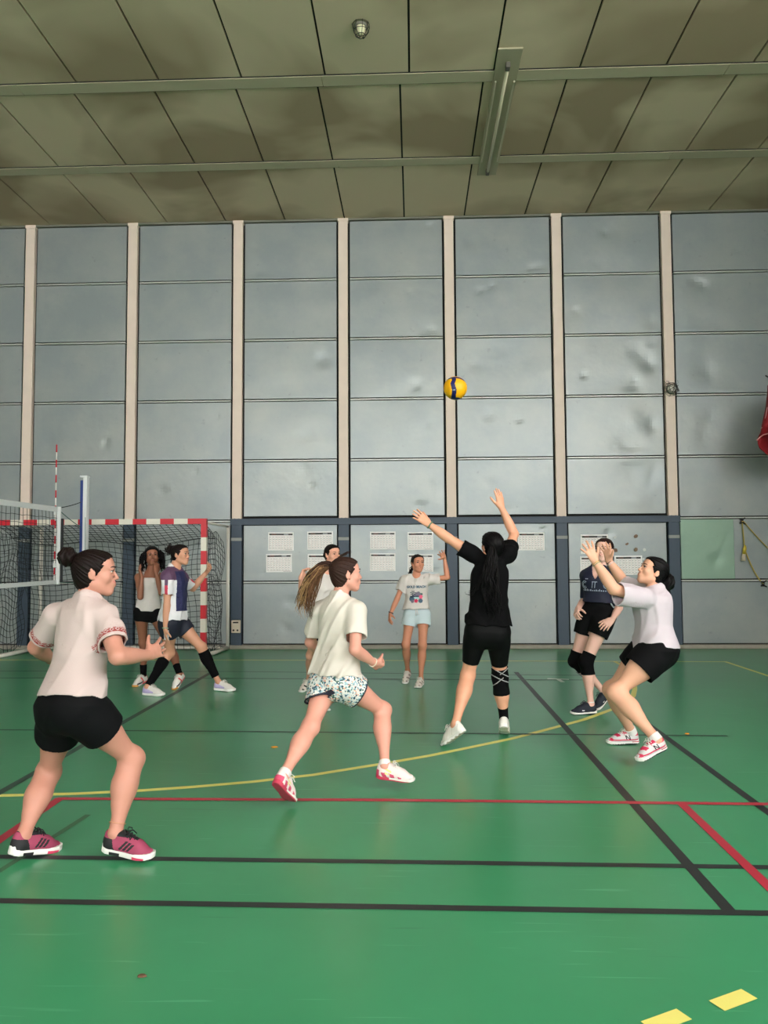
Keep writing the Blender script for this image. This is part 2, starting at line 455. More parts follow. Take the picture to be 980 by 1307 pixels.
p = on_floor(460.5, 31, ZC)
caged_lamp('caged_ceiling_lamp', (p[0], p[1], ZC), (0, 0, -1), 'small round caged lamp on the ceiling boards', 'lamp', .07, .5, 'a', (225, 220, 180))
p = at(856, 497, YW - .04)
caged_lamp('caged_wall_lamp', (p[0], YW - .036, p[2]), (0, -1, 0), 'broken wire caged lamp on the beige wall post at the right', 'lamp', .085, 2.5, 'b', (225, 220, 210))

# calendar sheets -----------------------------------------------------
PAPER = mat('white_paper', (250, 248, 246), .7); PINK = mat('pale_pink_print', (206, 176, 172), .7); INK = mat('grey_print', (150, 146, 146), .7); BLK = mat('black_print', (34, 32, 34), .7)
def calendar(px, py, wpx, hpx, label, seed, rot=0.0, nc=8, nr=6):
    Yp = YW - .004
    c = at(px, py, Yp); S = Yp / FP * 1.012
    w, h = wpx * S, hpx * S
    r = empty('calendar_sheet', c); tag(r, label, 'paper sheet', 'calendar sheets on the back wall'); r.rotation_euler = (0, rot, 0)
    rr = random.Random(seed)
    MB().box((-w / 2, -.0035, -h / 2), (w / 2, -.0015, h / 2), 0).build('paper', PAPER, r)
    d = -.0042
    t = MB(); iw, top = w * .90, h * .5 - h * .075
    t.box((-iw / 2, d, top - h * .085), (iw / 2, d + .001, top), 0)
    t.box((iw * .12, d - .0006, top - h * .07), (iw * .32, d, top - h * .015), 1)
    t.box((-iw * .40, d - .0006, top - h * .065), (-iw * .2, d, top - h * .02), 2)
    t.build('header_bar', [BLK, mat('header_silver', (170, 170, 176), .5), mat('header_maroon', (112, 60, 52), .6)], r)
    g = MB(); gt = top - h * .13; gb = -h * .43; gw = iw
    for i in range(nc + 1): x = -gw / 2 + gw * i / nc; g.box((x - .0012, d, gb), (x + .0012, d + .001, gt), 1 if i else 2)
    for j in range(nr + 1): z = gb + (gt - gb) * j / nr; g.box((-gw / 2, d, z - .0012), (gw / 2, d + .001, z + .0012), 1 if j else 2)
    for i in range(nc):
        for j in range(nr):
            x = -gw / 2 + gw * (i + .14) / nc; z = gb + (gt - gb) * (j + .42) / nr
            g.box((x, d, z), (x + gw / nc * rr.uniform(.35, .7), d + .001, z + h * .02), 0)
    g.box((gw * .18, d, -h * .47), (gw * .5, d + .001, -h * .452), 0)
    g.build('printed_grid', [INK, PINK, mat('maroon_print', (126, 62, 60), .7)], r)


cal = [(358.5, 691, 33, 23, 'calendar sheet nearest the goal, upper of its pair', .006), (356, 718.7, 33, 23, 'calendar sheet nearest the goal, lower of its pair', -.008),
       (408.5, 690, 33, 23, 'upper calendar sheet left of the second wall post, above the hidden player\'s fist', -.01), (409, 719, 33, 23, 'calendar sheet mostly hidden behind the player with the dark bun', .01),
       (488.5, 690, 32.5, 22.5, 'upper calendar sheet left of the girl in the printed T-shirt', .0), (488.3, 717.5, 32.5, 22.5, 'lower calendar sheet left of the girl in the printed T-shirt', .006),
       (536.5, 690.5, 32.5, 22.5, 'calendar sheet above the head of the girl in the printed T-shirt', -.005), (536.5, 718.5, 32.5, 22, 'calendar sheet right behind the head of the girl in the printed T-shirt', .008),
       (678, 691, 33, 22.5, 'lone calendar sheet right of the raised arm of the player in black', .004),
       (758.5, 694.5, 34, 24, 'upper calendar sheet behind the raised hands at the right', -.004), (757.5, 722, 33, 23, 'lower calendar sheet behind the raised hands at the right', .004),
       (802, 721.5, 34, 24, 'calendar sheet in front of the face of the player setting the ball', -.004)]
for i, (px, py, w, h, lab, rot) in enumerate(cal): calendar(px, py, w, h, lab, i, rot)

# torn tape and paper scraps ------------------------------------------
TAPE = mat('brown_tape', (128, 104, 84), .7); WP = mat('torn_white_paper', (214, 216, 212), .7)
for (px, py, s, rot, m, lab) in ((811.5, 684.5, 6, .6, TAPE, 'brown tape scrap, topmost on the wall above the setter'), (800, 694.5, 5, .2, TAPE, 'small brown tape scrap left of centre above the setter'),
                                 (785.5, 702.5, 7, .1, TAPE, 'brown tape scrap nearest the raised hands'), (811.5, 701.5, 6, .9, TAPE, 'brown tape scrap above the right calendar sheet'),
                                 (784.5, 686, 5, .5, WP, 'torn pale paper scrap above the raised hands'), (822, 702, 5, .7, WP, 'torn white paper scrap near the right wall post'),
                                 (821, 713.5, 3.5, .2, WP, 'tiny white paper scrap above the setter\'s forehead')):
    c = at(px, py, YW - .012); S = s * YW / FP / 2
    rr = random.Random(px)
    n = 7; vs = []
    for k in range(n):
        a = 2 * math.pi * k / n + rot; q = S * rr.uniform(.55, 1.15); vs.append((q * math.cos(a), -.002, q * math.sin(a) * .85))
    vs += [(x, .004, z) for x, y, z in vs]
    fs = [tuple(range(n)), tuple(range(2 * n - 1, n - 1, -1))] + [(k, (k + 1) % n, n + (k + 1) % n, n + k) for k in range(n)]
    o = MB().add(vs, fs).build('tape_scrap' if m is TAPE else 'paper_scrap', m); o.location = (c[0], c[1], c[2])
    tag(o, lab, 'scrap', 'scraps stuck on the wall')

# socket box ----------------------------------------------------------
p = at(301.5, 799.5, YW - .055); r = empty('socket_box', (p[0], YW - .05, p[2]))
tag(r, 'cream socket box on the blue post right of the goal', 'socket box')
MB().box((-.075, -.05, -.105), (.075, 0, .105), 0, .012).build('box', mat('cream_plastic', (214, 200, 182), .5), r)
MB().box((-.045, -.056, .055), (.045, -.049, .08), 0, .003).build('slot', mat('socket_dark', (50, 44, 40), .6), r)
for x in (-.035, .03):
    MB().lathe([(.001, -.058), (.014, -.058), (.016, -.049)], (x, 0, -.06), 'y', 14).build('socket', MATS['socket_dark'], r, True)

# ropes with cleats ---------------------------------------------------
ROPE = mat('yellow_rope', (176, 156, 84), .8)
a = at(947, 665, YW - .03); b = at(974, 745, YW - .03); e = at(988, 722, YW - .04); h0 = at(950, 700, YW - .04)
for q, lab in ((a, 'upper black cleat holding the yellow rope'), (b, 'lower black cleat holding the yellow rope')):
    c = empty('rope_cleat', (q[0], YW - .013, q[2])); tag(c, lab, 'cleat', 'cleats on the right wall')
    MB().box((-.022, -.02, -.045), (.022, 0, .045), 0, .005).build('plate', mat('black_iron', (22, 22, 24), .5), c)
    for s in (-1, 1):
        MB().tube([(-.045, -.035, s * .035), (0, -.022, s * .022), (.045, -.035, s * .05)], .011, 8).build('horn', MATS['black_iron'], c, True)
def sag(p, q, n, s):
    return [np.array(p) * (1 - t) + np.array(q) * t - np.array([0, 0, s * 4 * t * (1 - t)]) for t in np.linspace(0, 1, n)]
rp = empty('hanging_rope', (a[0], YW - .05, a[2])); tag(rp, 'yellow rope looped over the cleats on the right wall', 'rope')
MB().tube(sag(a, h0, 6, 0) + sag(h0, b, 9, .08)[1:], .011, 8).build('rope_loop', ROPE, rp, True, off=rp.location)
MB().tube(sag(a + np.array([.02, 0, 0]), e + np.array([.3, 0, -.05]), 12, .06), .009, 8).build('rope_tail', ROPE, rp, True, off=rp.location)
MB().tube([h0 + np.array([0, -.02, .05]), h0 + np.array([-.005, -.02, 0]), h0 + np.array([-.02, -.02, -.09])], [.018, .03, .026], 12).build('handle', mat('yellow_handle', (190, 168, 50), .5), rp, True, off=rp.location)
MB().tube([h0 + np.array([-.02, -.02, -.08]), h0 + np.array([-.035, -.02, -.2])], [.024, .036], 12).build('tassel', mat('pale_tassel', (196, 184, 164), .8), rp, True, off=rp.location)

# red cloth hanging at the right edge -----------------------------------
def red_cloth():
    YC = 11.6
    o = at(985, 540, YC); r = empty('red_cloth', o); tag(r, 'dark red cloth hanging in a fold at the right edge', 'cloth')
    S = YC / FP
    vs = []; nx, nz = 24, 40; prof = [(500, 980), (520, 978), (540, 973.5), (552, 971), (560, 967), (566, 966.5), (572, 969), (580, 978), (590, 990)]
    yy = [a_[0] for a_ in prof]; xx = [a_[1] for a_ in prof]
    for j in range(nz + 1):
        py = 492 + (592 - 492) * j / nz; xl = np.interp(py, yy, xx)
        for i in range(nx + 1):
            t = i / nx; px = xl + t * 46
            p = at(px, py, YC + .14 * math.sin(t * 9 + py * .03) + (.12 * math.sin((py - 545) * .09) if py > 540 else 0))
            vs.append(p - o)
    fs = [(j * (nx + 1) + i, j * (nx + 1) + i + 1, (j + 1) * (nx + 1) + i + 1, (j + 1) * (nx + 1) + i) for j in range(nz) for i in range(nx)]
    ob = MB().add(vs, fs).build('fabric', mat('dark_red_fabric', (140, 14, 26), .75), r, True)
    md = ob.modifiers.new('thick', 'SOLIDIFY'); md.thickness = .012
    # folded-back flap with its pale hem
    pts = [at(px, py, YC - .16) - o for px, py in ((965.5, 562), (969, 558.5), (974, 555), (980, 553.5), (990, 553), (1005, 551))]
    MB().tube(pts, .008, 6).build('hem', mat('pink_hem', (214, 150, 150), .7), r, True)
    MB().tube([at(px, py, YC - .1) - o for px, py in ((979, 520), (976.5, 535), (975, 543), (971, 547))], .006, 6).build('hem', MATS['pink_hem'], r, True)
    MB().tube([at(1010, 480, YC) - o, at(1010, 500, YC) - o, np.array([.3, .8, .9])], .012, 8).build('hanging_cord', mat('dark_cord', (40, 36, 34), .7), r, True)


red_cloth()

# handball goal -----------------------------------------------------------
RED = mat('red_goal_paint', (206, 24, 44), .4); WHT = mat('cream_goal_paint', (226, 220, 206), .45); NETM = mat('dark_net_cord', (34, 38, 44), .8); STEEL = mat('white_pipe', (220, 214, 204), .45)
def goal():
    YG = 11.27; xr = at(263, 700, YG)[0]; w = 3.25; xl = xr - w; H = 2.08; t = .08
    r = empty('handball_goal', (xl + w / 2, YG, 0)); tag(r, 'red and white striped handball goal with dark net', 'goal'); off = r.location
    for s in (0, 1):
        m = MB(); x = xl if s == 0 else xr - t
        cuts = [0, .2, .4, .6, .8, 1.0, 1.2, 1.4, 1.6, 1.8, H]
        for i in range(len(cuts) - 1): m.box((x, YG, cuts[i]), (x + t, YG + t, cuts[i + 1]), i % 2)
        m.m = [(0 if (k // 6) % 2 == 1 or k // 6 == 9 else 1) for k in range(len(m.m))]
        m.build('post', [RED, WHT], r, off=off)
    m = MB(); cuts = [xl + t, xl + .28] + [xl + .28 + (w - .56) / 13 * k for k in range(1, 13)] + [xr - .28, xr - t]
    for i in range(len(cuts) - 1): m.box((cuts[i], YG, H - t), (cuts[i + 1], YG + t, H), 0 if i % 2 == 0 else 1)
    m.build('crossbar', [RED, WHT], r, off=off)
    YR = YW - .14
    for x in (xl + .06, xr - .06):
        xb = x + (0.10 if x > -4 else .12)
        MB().tube([(xb, YR, .03), (xb, YR, 2.0)], .028, 12).build('rear_pole', STEEL, r, True, off=off)
        MB().tube([(x, YG + .07, 2.03), (xb, YR, 2.0)], .02, 10).build('top_bar', STEEL, r, True, off=off)
        m = MB().tube([(x, YG + .07, .035), (xb, YR, .035)], .032, 12)
        m.build('ground_bar', STEEL, r, True, off=off)
    MB().tube([(xl + .06, YR, .035), (xr - .06, YR, .035)], .028, 10).build('rear_bar', STEEL, r, True, off=off)
    # net : curtain sagging from the crossbar back and down to the rear bar
    n = MB(); nu, nv = 32, 30; g = random.Random(4)
    def P(u, v):
        x = xl + t / 2 + (w - t) * u
        if v < .3:
            q = v / .3; y = YG + .07 + .78 * q; z = 2.0 - .26 * q ** 1.3
        else:
            q = (v - .3) / .7; y = YG + .85 + .22 * q + .04 * math.sin(u * 19 + q * 3); z = 1.74 * (1 - q) + .03
        z -= .05 * math.sin(u * 12.0) * math.sin(v * math.pi) + .05 * math.sin(u * math.pi) * math.sin(min(1, v / .6) * math.pi)
        x += .035 * math.sin(v * 11 + u * 6) * math.sin(v * math.pi)
        e = min(u, 1 - u) * w
        if e < .45: y -= (.45 - e) * .35 * math.sin(min(1, v * 1.5) * math.pi)
        return (x, min(y, YR + .02), max(z, .02))
    for i in range(nu + 1): n.tube([P(i / nu, j / nv) for j in range(nv + 1)], .0042, 4, caps=False)
    for j in range(nv + 1): n.tube([P(i / nu, j / nv) for i in range(nu + 1)], .0042, 4, caps=False)
    for x, sg in ((xl + t / 2, -1), (xr - t / 2, 1)):                 # side pieces
        def Q(a, b):
            ytop = YG + .07 + (.85) * a; y = ytop + .15 * a * (1 - b) + .05 * math.sin(b * 9) * a
            return (x + .02 * sg * math.sin(a * 6 + b * 14) + sg * .03 * a, y, max(.03, 1.98 - .2 * a - (1.93 - .2 * a) * (b + .03 * math.sin(a * 7 + b * 5))))
        for i in range(10): n.tube([Q(i / 9, j / 20) for j in range(21)], .0042, 4, caps=False)
        for j in range(21): n.tube([Q(i / 9, j / 20) for i in range(10)], .0042, 4, caps=False)
    n.build('net', NETM, r, off=off)


goal()

# volleyball net, its post and antenna -----------------------------------
def volley_net():
    Yf = 10.35; xf = at(73.5, 695, Yf)[0]; zt = at(73, 648, Yf)[2]; zb = at(73, 743, Yf)[2]
    p0 = on_floor(0, 640, 0)
    Yn = 3.2; x0 = xf - .02
    r = empty('volleyball_net', (xf, (Yf + Yn) / 2, 0)); tag(r, 'volleyball net with white bands running off the left edge', 'volleyball net'); off = r.location
    W = mat('white_net_band', (222, 224, 224), .6)
    MB().box((xf - .006, Yn, zt - .06), (xf + .006, Yf, zt + .01), 0, .003).build('top_band', W, r, off=off)
    MB().box((xf - .006, Yn, zb - .025), (xf + .006, Yf, zb + .03), 0, .003).build('bottom_band', W, r, off=off)
    MB().box((xf - .035, Yf - .03, zb - .03), (xf + .045, Yf + .0, zt + .012), 0, .004).build('side_band', W, r, off=off)
    MB().box((xf + .046, Yf - .015, zb), (xf + .075, Yf + .015, zt - .15), 0, .004).build('edge_pole', mat('black_edge', (26, 28, 32), .6), r, off=off)
    n = MB(); k = Yn
    rr = random.Random(2)
    while k < Yf:
        n.tube([(xf + .004 * math.sin(z * 9 + k), k + .006 * math.sin(z * 14 + k * 3), z) for z in np.linspace(zb, zt - .05, 9)], .0028, 4, caps=False); k += .10
    for j in range(11):
        z = zb + (zt - .05 - zb) * j / 10; n.tube([(xf, y, z + .006 * math.sin(y * 17 + j)) for y in np.linspace(Yn, Yf, 60)], .0028, 4, caps=False)
    n.build('mesh', NETM, r, off=off)
    # far post
    Yp = 11.0; q = at(107, 700, Yp); zp = at(107, 609, Yp)[2]
    pr = empty('net_post', (q[0], Yp, 0)); tag(pr, 'blue and white volleyball post behind the player with the bun', 'post')
    MB().box((-.008, -.05, 0), (.05, .05, zp), 0, .01).build('profile', mat('white_post', (226, 228, 230), .35), pr)
    MB().box((-.05, -.045, 0), (-.006, .045, zp - .05), 0, .006).build('slide_rail', mat('royal_blue', (30, 56, 128), .4), pr)
    MB().box((-.055, -.055, zp - .01), (.055, .055, zp + .02), 0, .006).build('cap', mat('white_post', (226, 228, 230), .35), pr)
    MB().box((-.09, -.09, 0), (.09, .09, .02), 0, .005).build('base_plate', mat('white_post', (226, 228, 230), .35), pr)
    G = mat('green_cord', (40, 96, 84), .7)
    for za, zz, lab in ((zt, zt + .12, 0), (zt - .05, zt - .25, 1), (zb, zb - .02, 1)):
        MB().tube(sag((xf + .03, Yf, za), (q[0] - .03, Yp - .04, zz), 8, .01), .005, 6).build('tension_cord', G if lab else NETM, r, True, off=off)
    MB().tube(sag((xf + .25, Yf + .3, zt - .12), (xf + .26, Yf + .3, .9), 8, 0), .004, 5).build('hanging_cord', G, r, True, off=off)
    # antenna
    zA = at(72, 568, Yf - .02)[2]
    a = empty('net_antenna', (xf - .012, Yf - .055, zb)); tag(a, 'thin red and white striped antenna rod on the volleyball net', 'antenna')
    m = MB(); L = zA - zb; s = 18
    for i in range(s): m.tube([(0, 0, L * i / s), (0, 0, L * (i + 1) / s)], .009, 10, i % 2)
    m.build('rod', [mat('antenna_white', (230, 226, 222), .5), RED], a, True)
    MB().box((-.016, -.016, .2), (.016, .016, .26), 0, .004).build('clip', W, a)
    MB().box((-.016, -.016, .92), (.016, .016, .98), 0, .004).build('clip', W, a)


volley_net()

# volleyball in the air --------------------------------------------------
def volleyball():
    Yb = 6.85; c = at(581, 495.5, Yb); R = .105
    me = MB(); nu, nv = 128, 72
    def colour(d):
        x, y, z = d
        if y > 0: x, z = -x, -z
        xc = np.interp(z, [-1, -.9, -.35, .2, .55, .72, 1], [-.17, -.19, -.14, -.28, -.14, -.18, -.2])
        best = abs(x - xc) - .185 if z < .80 else 9
        best = min(best, abs(z - (.80 - .37 * x * abs(x) if x > 0 else .80 + .05 * x)) - .085 if x > -.62 else 9)
        best = min(best, z + .90)  # blue bottom: lower band, with the underside's shade put into the colour
        return best
    vs = []; cols = []
    for j in range(nv + 1):
        th = math.pi * j / nv
        for i in range(nu):
            a = 2 * math.pi * i / nu; d = (math.sin(th) * math.cos(a), math.sin(th) * math.sin(a), math.cos(th))
            s = colour(d); q = R * (1 - .012 * math.exp(-(s / .03) ** 2)); vs.append((d[0] * q, d[1] * q, d[2] * q))
    fs = []; ms = []
    for j in range(nv):
        for i in range(nu):
            f = (j * nu + i, (j + 1) * nu + i, (j + 1) * nu + (i + 1) % nu, j * nu + (i + 1) % nu); fs.append(f)
            d = np.mean([vs[k] for k in f], 0); d = d / np.linalg.norm(d)
            ms.append(2 if (abs(d[0] + .15) < .10 and -.40 < d[2] < -.29 and d[1] < 0) else (1 if colour(d) < 0 else 0))
    me.add(vs, fs); me.m = ms
    o = me.build('volleyball', [mat('ball_yellow', (250, 178, 8), .45, bump=.15, bscale=700), mat('ball_blue', (22, 26, 92), .4, bump=.15, bscale=700), mat('ball_logo_grey', (150, 156, 166), .5)], None, True)
    o.location = c; tag(o, 'yellow and blue volleyball in the air above the player in black', 'ball')


volleyball()

# small litter on the floor
for (px, py, s, m, lab) in ((350, 954, .03, mat('orange_scrap', (226, 150, 40), .7), 'small orange scrap on the floor beside the running player'),
                            (877, 937, .025, MATS['orange_scrap'], 'small orange scrap on the floor at the right'),
                            (181, 1247, .022, mat('brown_scrap', (98, 70, 50), .8), 'tiny brown crumb on the empty floor in front')):
    c = on_floor(px, py); rr = random.Random(px); n = 6
    vs = [(s * rr.uniform(.6, 1.1) * math.cos(2 * math.pi * k / n), s * .7 * rr.uniform(.6, 1.1) * math.sin(2 * math.pi * k / n), .001) for k in range(n)]
    vs += [(x * .8, y * .8, .007) for x, y, z in vs]
    fs = [tuple(range(n - 1, -1, -1)), tuple(range(n, 2 * n))] + [(k, (k + 1) % n, n + (k + 1) % n, n + k) for k in range(n)]
    o = MB().add(vs, fs).build('paper_scrap', m); o.location = (c[0], c[1], .001); tag(o, lab, 'scrap', 'scraps on the floor')
# ------------------------------------------------------------------ people: implicit surfaces turned into one mesh each
def vec(*a): return np.array(a, float)
def unit(v): v = np.asarray(v, float); return v / (np.linalg.norm(v) + 1e-12)
def ortho(v, a): v = np.asarray(v, float); return unit(v - a * (v @ a))
def az(deg): r = math.radians(deg); return vec(math.sin(r), math.cos(r), 0)


def crom(tab, n=49):
    """smooth table of values over 0..1"""
    tab = [np.array(t, float).reshape(-1) for t in tab]; N = len(tab); out = []
    for q in np.linspace(0, N - 1, n):
        i = min(int(q), N - 2); f = q - i
        p0 = tab[max(i - 1, 0)]; p1 = tab[i]; p2 = tab[i + 1]; p3 = tab[min(i + 2, N - 1)]
        out.append(.5 * ((2 * p1) + (-p0 + p2) * f + (2 * p0 - 5 * p1 + 4 * p2 - p3) * f * f + (-p0 + 3 * p1 - 3 * p2 + p3) * f ** 3))
    return np.array(out)


class Limb:
    """tapered limb a->b; radii table; optional flattening along u"""
    def __init__(s, a, b, radii, u=None, ratio=1.0, infl=0.0, k=.02):
        s.a = np.asarray(a, float); s.b = np.asarray(b, float); s.tab = crom([[r] for r in (radii if hasattr(radii, '__len__') else [radii, radii])])[:, 0] + infl
        ba = s.b - s.a; s.l = np.linalg.norm(ba) + 1e-9; s.d = ba / s.l
        s.u = None if u is None else ortho(u, s.d); s.ratio = ratio; s.k = k
        R = s.tab.max() * max(1, ratio); s.lo = np.minimum(s.a, s.b) - R; s.hi = np.maximum(s.a, s.b) + R

    def ev(s, X, Y, Z):
        X, Y, Z = X - s.a[0], Y - s.a[1], Z - s.a[2]
        ax = X * s.d[0] + Y * s.d[1] + Z * s.d[2]
        t = np.clip(ax, 0, s.l)
        d2 = X * X + Y * Y + Z * Z - 2 * t * ax + t * t
        if s.u is not None:
            pu = X * s.u[0] + Y * s.u[1] + Z * s.u[2]; d2 = d2 + pu * pu * (1 / s.ratio ** 2 - 1)
        r = np.interp(t, np.linspace(0, s.l, len(s.tab)), s.tab)
        return np.sqrt(np.maximum(d2, 1e-12)) - r


class Ell:
    def __init__(s, c, r, M=None, k=.02):
        s.c = np.asarray(c, float); s.r = np.asarray(r, float) if hasattr(r, '__len__') else np.array([r] * 3, float)
        s.M = np.eye(3) if M is None else M; s.k = k
        R = np.abs(s.M) @ s.r; s.lo = s.c - R; s.hi = s.c + R

    def ev(s, X, Y, Z):
        X, Y, Z = X - s.c[0], Y - s.c[1], Z - s.c[2]
        q = [X * s.M[0, i] + Y * s.M[1, i] + Z * s.M[2, i] for i in range(3)]
        k0 = np.sqrt(sum((q[i] / s.r[i]) ** 2 for i in range(3)) + 1e-9); k1 = np.sqrt(sum((q[i] / s.r[i] ** 2) ** 2 for i in range(3)) + 1e-9)
        return k0 * (k0 - 1) / k1


class Loft:
    """trunk: elliptic sections along axis a->b; rows (t, half width, half depth, forward offset)"""
    def __init__(s, a, b, ra, rb, rows, infl=0.0, k=.03):
        s.a = np.asarray(a, float); s.b = np.asarray(b, float); s.l = np.linalg.norm(s.b - s.a); s.d = (s.b - s.a) / s.l
        s.ra, s.rb = ortho(ra, s.d), ortho(rb, s.d); s.rows = np.array(rows, float); s.infl = infl; s.k = k
        t0, t1 = s.rows[0, 0], s.rows[-1, 0]; s.t0, s.t1 = t0, t1
        R = s.rows[:, 1:3].max() + infl + .05
        p, q = s.a + s.d * s.l * t0, s.a + s.d * s.l * t1; s.lo = np.minimum(p, q) - R; s.hi = np.maximum(p, q) + R
        tt = np.linspace(t0, t1, 80); w = np.array([np.interp(tt, s.rows[:, 0], s.rows[:, i]) for i in (1, 2, 3)])
        for _ in range(3): w[:, 1:-1] = (w[:, :-2] + 2 * w[:, 1:-1] + w[:, 2:]) / 4
        s.tt = tt; s.w = w

    def ev(s, X, Y, Z):
        X, Y, Z = X - s.a[0], Y - s.a[1], Z - s.a[2]
        ax = (X * s.d[0] + Y * s.d[1] + Z * s.d[2]) / s.l
        t = np.clip(ax, s.t0, s.t1); ex = (ax - t) * s.l
        m = np.clip(t, 0, 1)
        rx = s.ra[0] + (s.rb[0] - s.ra[0]) * m; ry = s.ra[1] + (s.rb[1] - s.ra[1]) * m; rz = s.ra[2] + (s.rb[2] - s.ra[2]) * m
        n = np.sqrt(rx * rx + ry * ry + rz * rz); rx, ry, rz = rx / n, ry / n, rz / n
        fx, fy, fz = s.d[1] * rz - s.d[2] * ry, s.d[2] * rx - s.d[0] * rz, s.d[0] * ry - s.d[1] * rx
        hw = np.interp(t, s.tt, s.w[0]) + s.infl; hd = np.interp(t, s.tt, s.w[1]) + s.infl; of = np.interp(t, s.tt, s.w[2])
        x = (X * rx + Y * ry + Z * rz) / hw; y = (X * fx + Y * fy + Z * fz - of) / hd
        e = ex / .05
        # superellipse keeps the chest a little boxy
        q = np.sqrt((np.abs(x) ** 2.3 + np.abs(y) ** 2.3) ** (2 / 2.3) + e * e + 1e-9)
        return (q - 1) * np.minimum(hw, hd)


class Grid:
    def __init__(s, prims, h, pad=.03):
        lo = np.min([p.lo for p in prims], 0) - pad; hi = np.max([p.hi for p in prims], 0) + pad
        s.h = h; s.lo = lo; s.n = np.ceil((hi - lo) / h).astype(int) + 1
        s.a = np.full(s.n, .5, np.float32)

    def sl(s, lo, hi, m):
        i0 = np.clip(np.floor((lo - m - s.lo) / s.h).astype(int), 0, s.n); i1 = np.clip(np.ceil((hi + m - s.lo) / s.h).astype(int) + 1, 0, s.n)
        ax = [(s.lo[i] + s.h * np.arange(i0[i], i1[i])).astype(np.float32) for i in range(3)]
        return tuple(slice(i0[i], i1[i]) for i in range(3)), ax[0][:, None, None], ax[1][None, :, None], ax[2][None, None, :]

    def add(s, p):
        g, X, Y, Z = s.sl(p.lo, p.hi, p.k + 3 * s.h)
        if min(s.a[g].shape) == 0: return s
        d = p.ev(X, Y, Z); a = s.a[g]; k = p.k
        q = np.maximum(k - np.abs(a - d), 0) / k
        s.a[g] = np.minimum(a, d) - q * q * k * .25
        return s

    def sub(s, p):
        g, X, Y, Z = s.sl(p.lo, p.hi, p.k + 3 * s.h)
        if min(s.a[g].shape) == 0: return s
        d = -p.ev(X, Y, Z); a = s.a[g]; k = p.k
        q = np.maximum(k - np.abs(a - d), 0) / k
        s.a[g] = np.maximum(a, d) + q * q * k * .25
        return s

    def addall(s, ps):
        for p in ps: s.add(p)
        return s

    def full(s):
        ax = [(s.lo[i] + s.h * np.arange(s.n[i])).astype(np.float32) for i in range(3)]
        return ax[0][:, None, None], ax[1][None, :, None], ax[2][None, None, :]

    def cut(s, point, normal):
        """keep the side the normal points away from"""
        X, Y, Z = s.full(); n = unit(normal)
        s.a = np.maximum(s.a, ((X - point[0]) * n[0] + (Y - point[1]) * n[1] + (Z - point[2]) * n[2]).astype(np.float32)); return s

    def shell(s, t):
        s.a = np.maximum(s.a, -(s.a + t)); return s

    def noise(s, fn):
        near = np.abs(s.a) < .05; i = np.argwhere(near)
        P = s.lo + i * s.h
        s.a[near] += fn(P).astype(np.float32); return s

    def mesh(s):
        a = s.a; a[0] = a[-1] = .5; a[:, 0] = a[:, -1] = .5; a[:, :, 0] = a[:, :, -1] = .5
        b = a < 0
        c = np.zeros(np.array(b.shape) - 1, np.int8)
        for i in (0, 1):
            for j in (0, 1):
                for k in (0, 1): c += b[i:b.shape[0] - 1 + i, j:b.shape[1] - 1 + j, k:b.shape[2] - 1 + k]
        act = (c > 0) & (c < 8); idx = np.argwhere(act); vid = np.full(act.shape, -1, np.int32); vid[act] = np.arange(len(idx))
        cor = {}
        for i in (0, 1):
            for j in (0, 1):
                for k in (0, 1): cor[i, j, k] = a[idx[:, 0] + i, idx[:, 1] + j, idx[:, 2] + k]
        pos = np.zeros((len(idx), 3)); cnt = np.zeros(len(idx))
        for ax in range(3):
            for p in (0, 1):
                for q in (0, 1):
                    e0 = [0, 0, 0]; o = [i for i in range(3) if i != ax]; e0[o[0]] = p; e0[o[1]] = q; e1 = list(e0); e1[ax] = 1
                    v0, v1 = cor[tuple(e0)], cor[tuple(e1)]; m = (v0 < 0) != (v1 < 0)
                    t = v0[m] / (v0[m] - v1[m]); pp = np.tile(np.array(e0, float), (m.sum(), 1)); pp[:, ax] = t
                    pos[m] += pp; cnt[m] += 1
        V = s.lo + s.h * (idx + pos / np.maximum(cnt, 1)[:, None])
        F = []
        for ax in range(3):
            o = [(ax + 1) % 3, (ax + 2) % 3]
            def S(da, d1, d2):
                r = [None] * 3; n = b.shape
                r[ax] = slice(0, n[ax] - 1) if da == 0 else slice(1, n[ax])
                r[o[0]] = slice(1, n[o[0]] - 1); r[o[1]] = slice(1, n[o[1]] - 1); return tuple(r)
            s0 = b[S(0, 0, 0)]; s1 = b[S(1, 0, 0)]
            e = np.argwhere(s0 != s1)
            if len(e) == 0: continue
            inside = s0[e[:, 0], e[:, 1], e[:, 2]]
            base = e.copy(); base[:, o[0]] += 1; base[:, o[1]] += 1
            def C(d1, d2):
                q = base.copy(); q[:, o[0]] += d1; q[:, o[1]] += d2; return vid[q[:, 0], q[:, 1], q[:, 2]]
            quad = np.stack([C(-1, -1), C(0, -1), C(0, 0), C(-1, 0)], 1)
            quad[~inside] = quad[~inside][:, ::-1]; F.append(quad)
        F = np.concatenate(F)
        return V, F


def relax(V, F, it=1, f=.5):
    """light smoothing that takes the grid stepping out"""
    E = np.concatenate([F[:, [0, 1]], F[:, [1, 2]], F[:, [2, 3]], F[:, [3, 0]]])
    for lam in ([f, -f * 1.02] * it):
        acc = np.zeros_like(V); cn = np.zeros(len(V))
        for i in range(3):
            acc[:, i] = np.bincount(E[:, 0], V[E[:, 1], i], len(V)) + np.bincount(E[:, 1], V[E[:, 0], i], len(V))
        cn = np.bincount(E[:, 0], minlength=len(V)) + np.bincount(E[:, 1], minlength=len(V))
        V = V + lam * (acc / np.maximum(cn, 1)[:, None] - V)
    return V


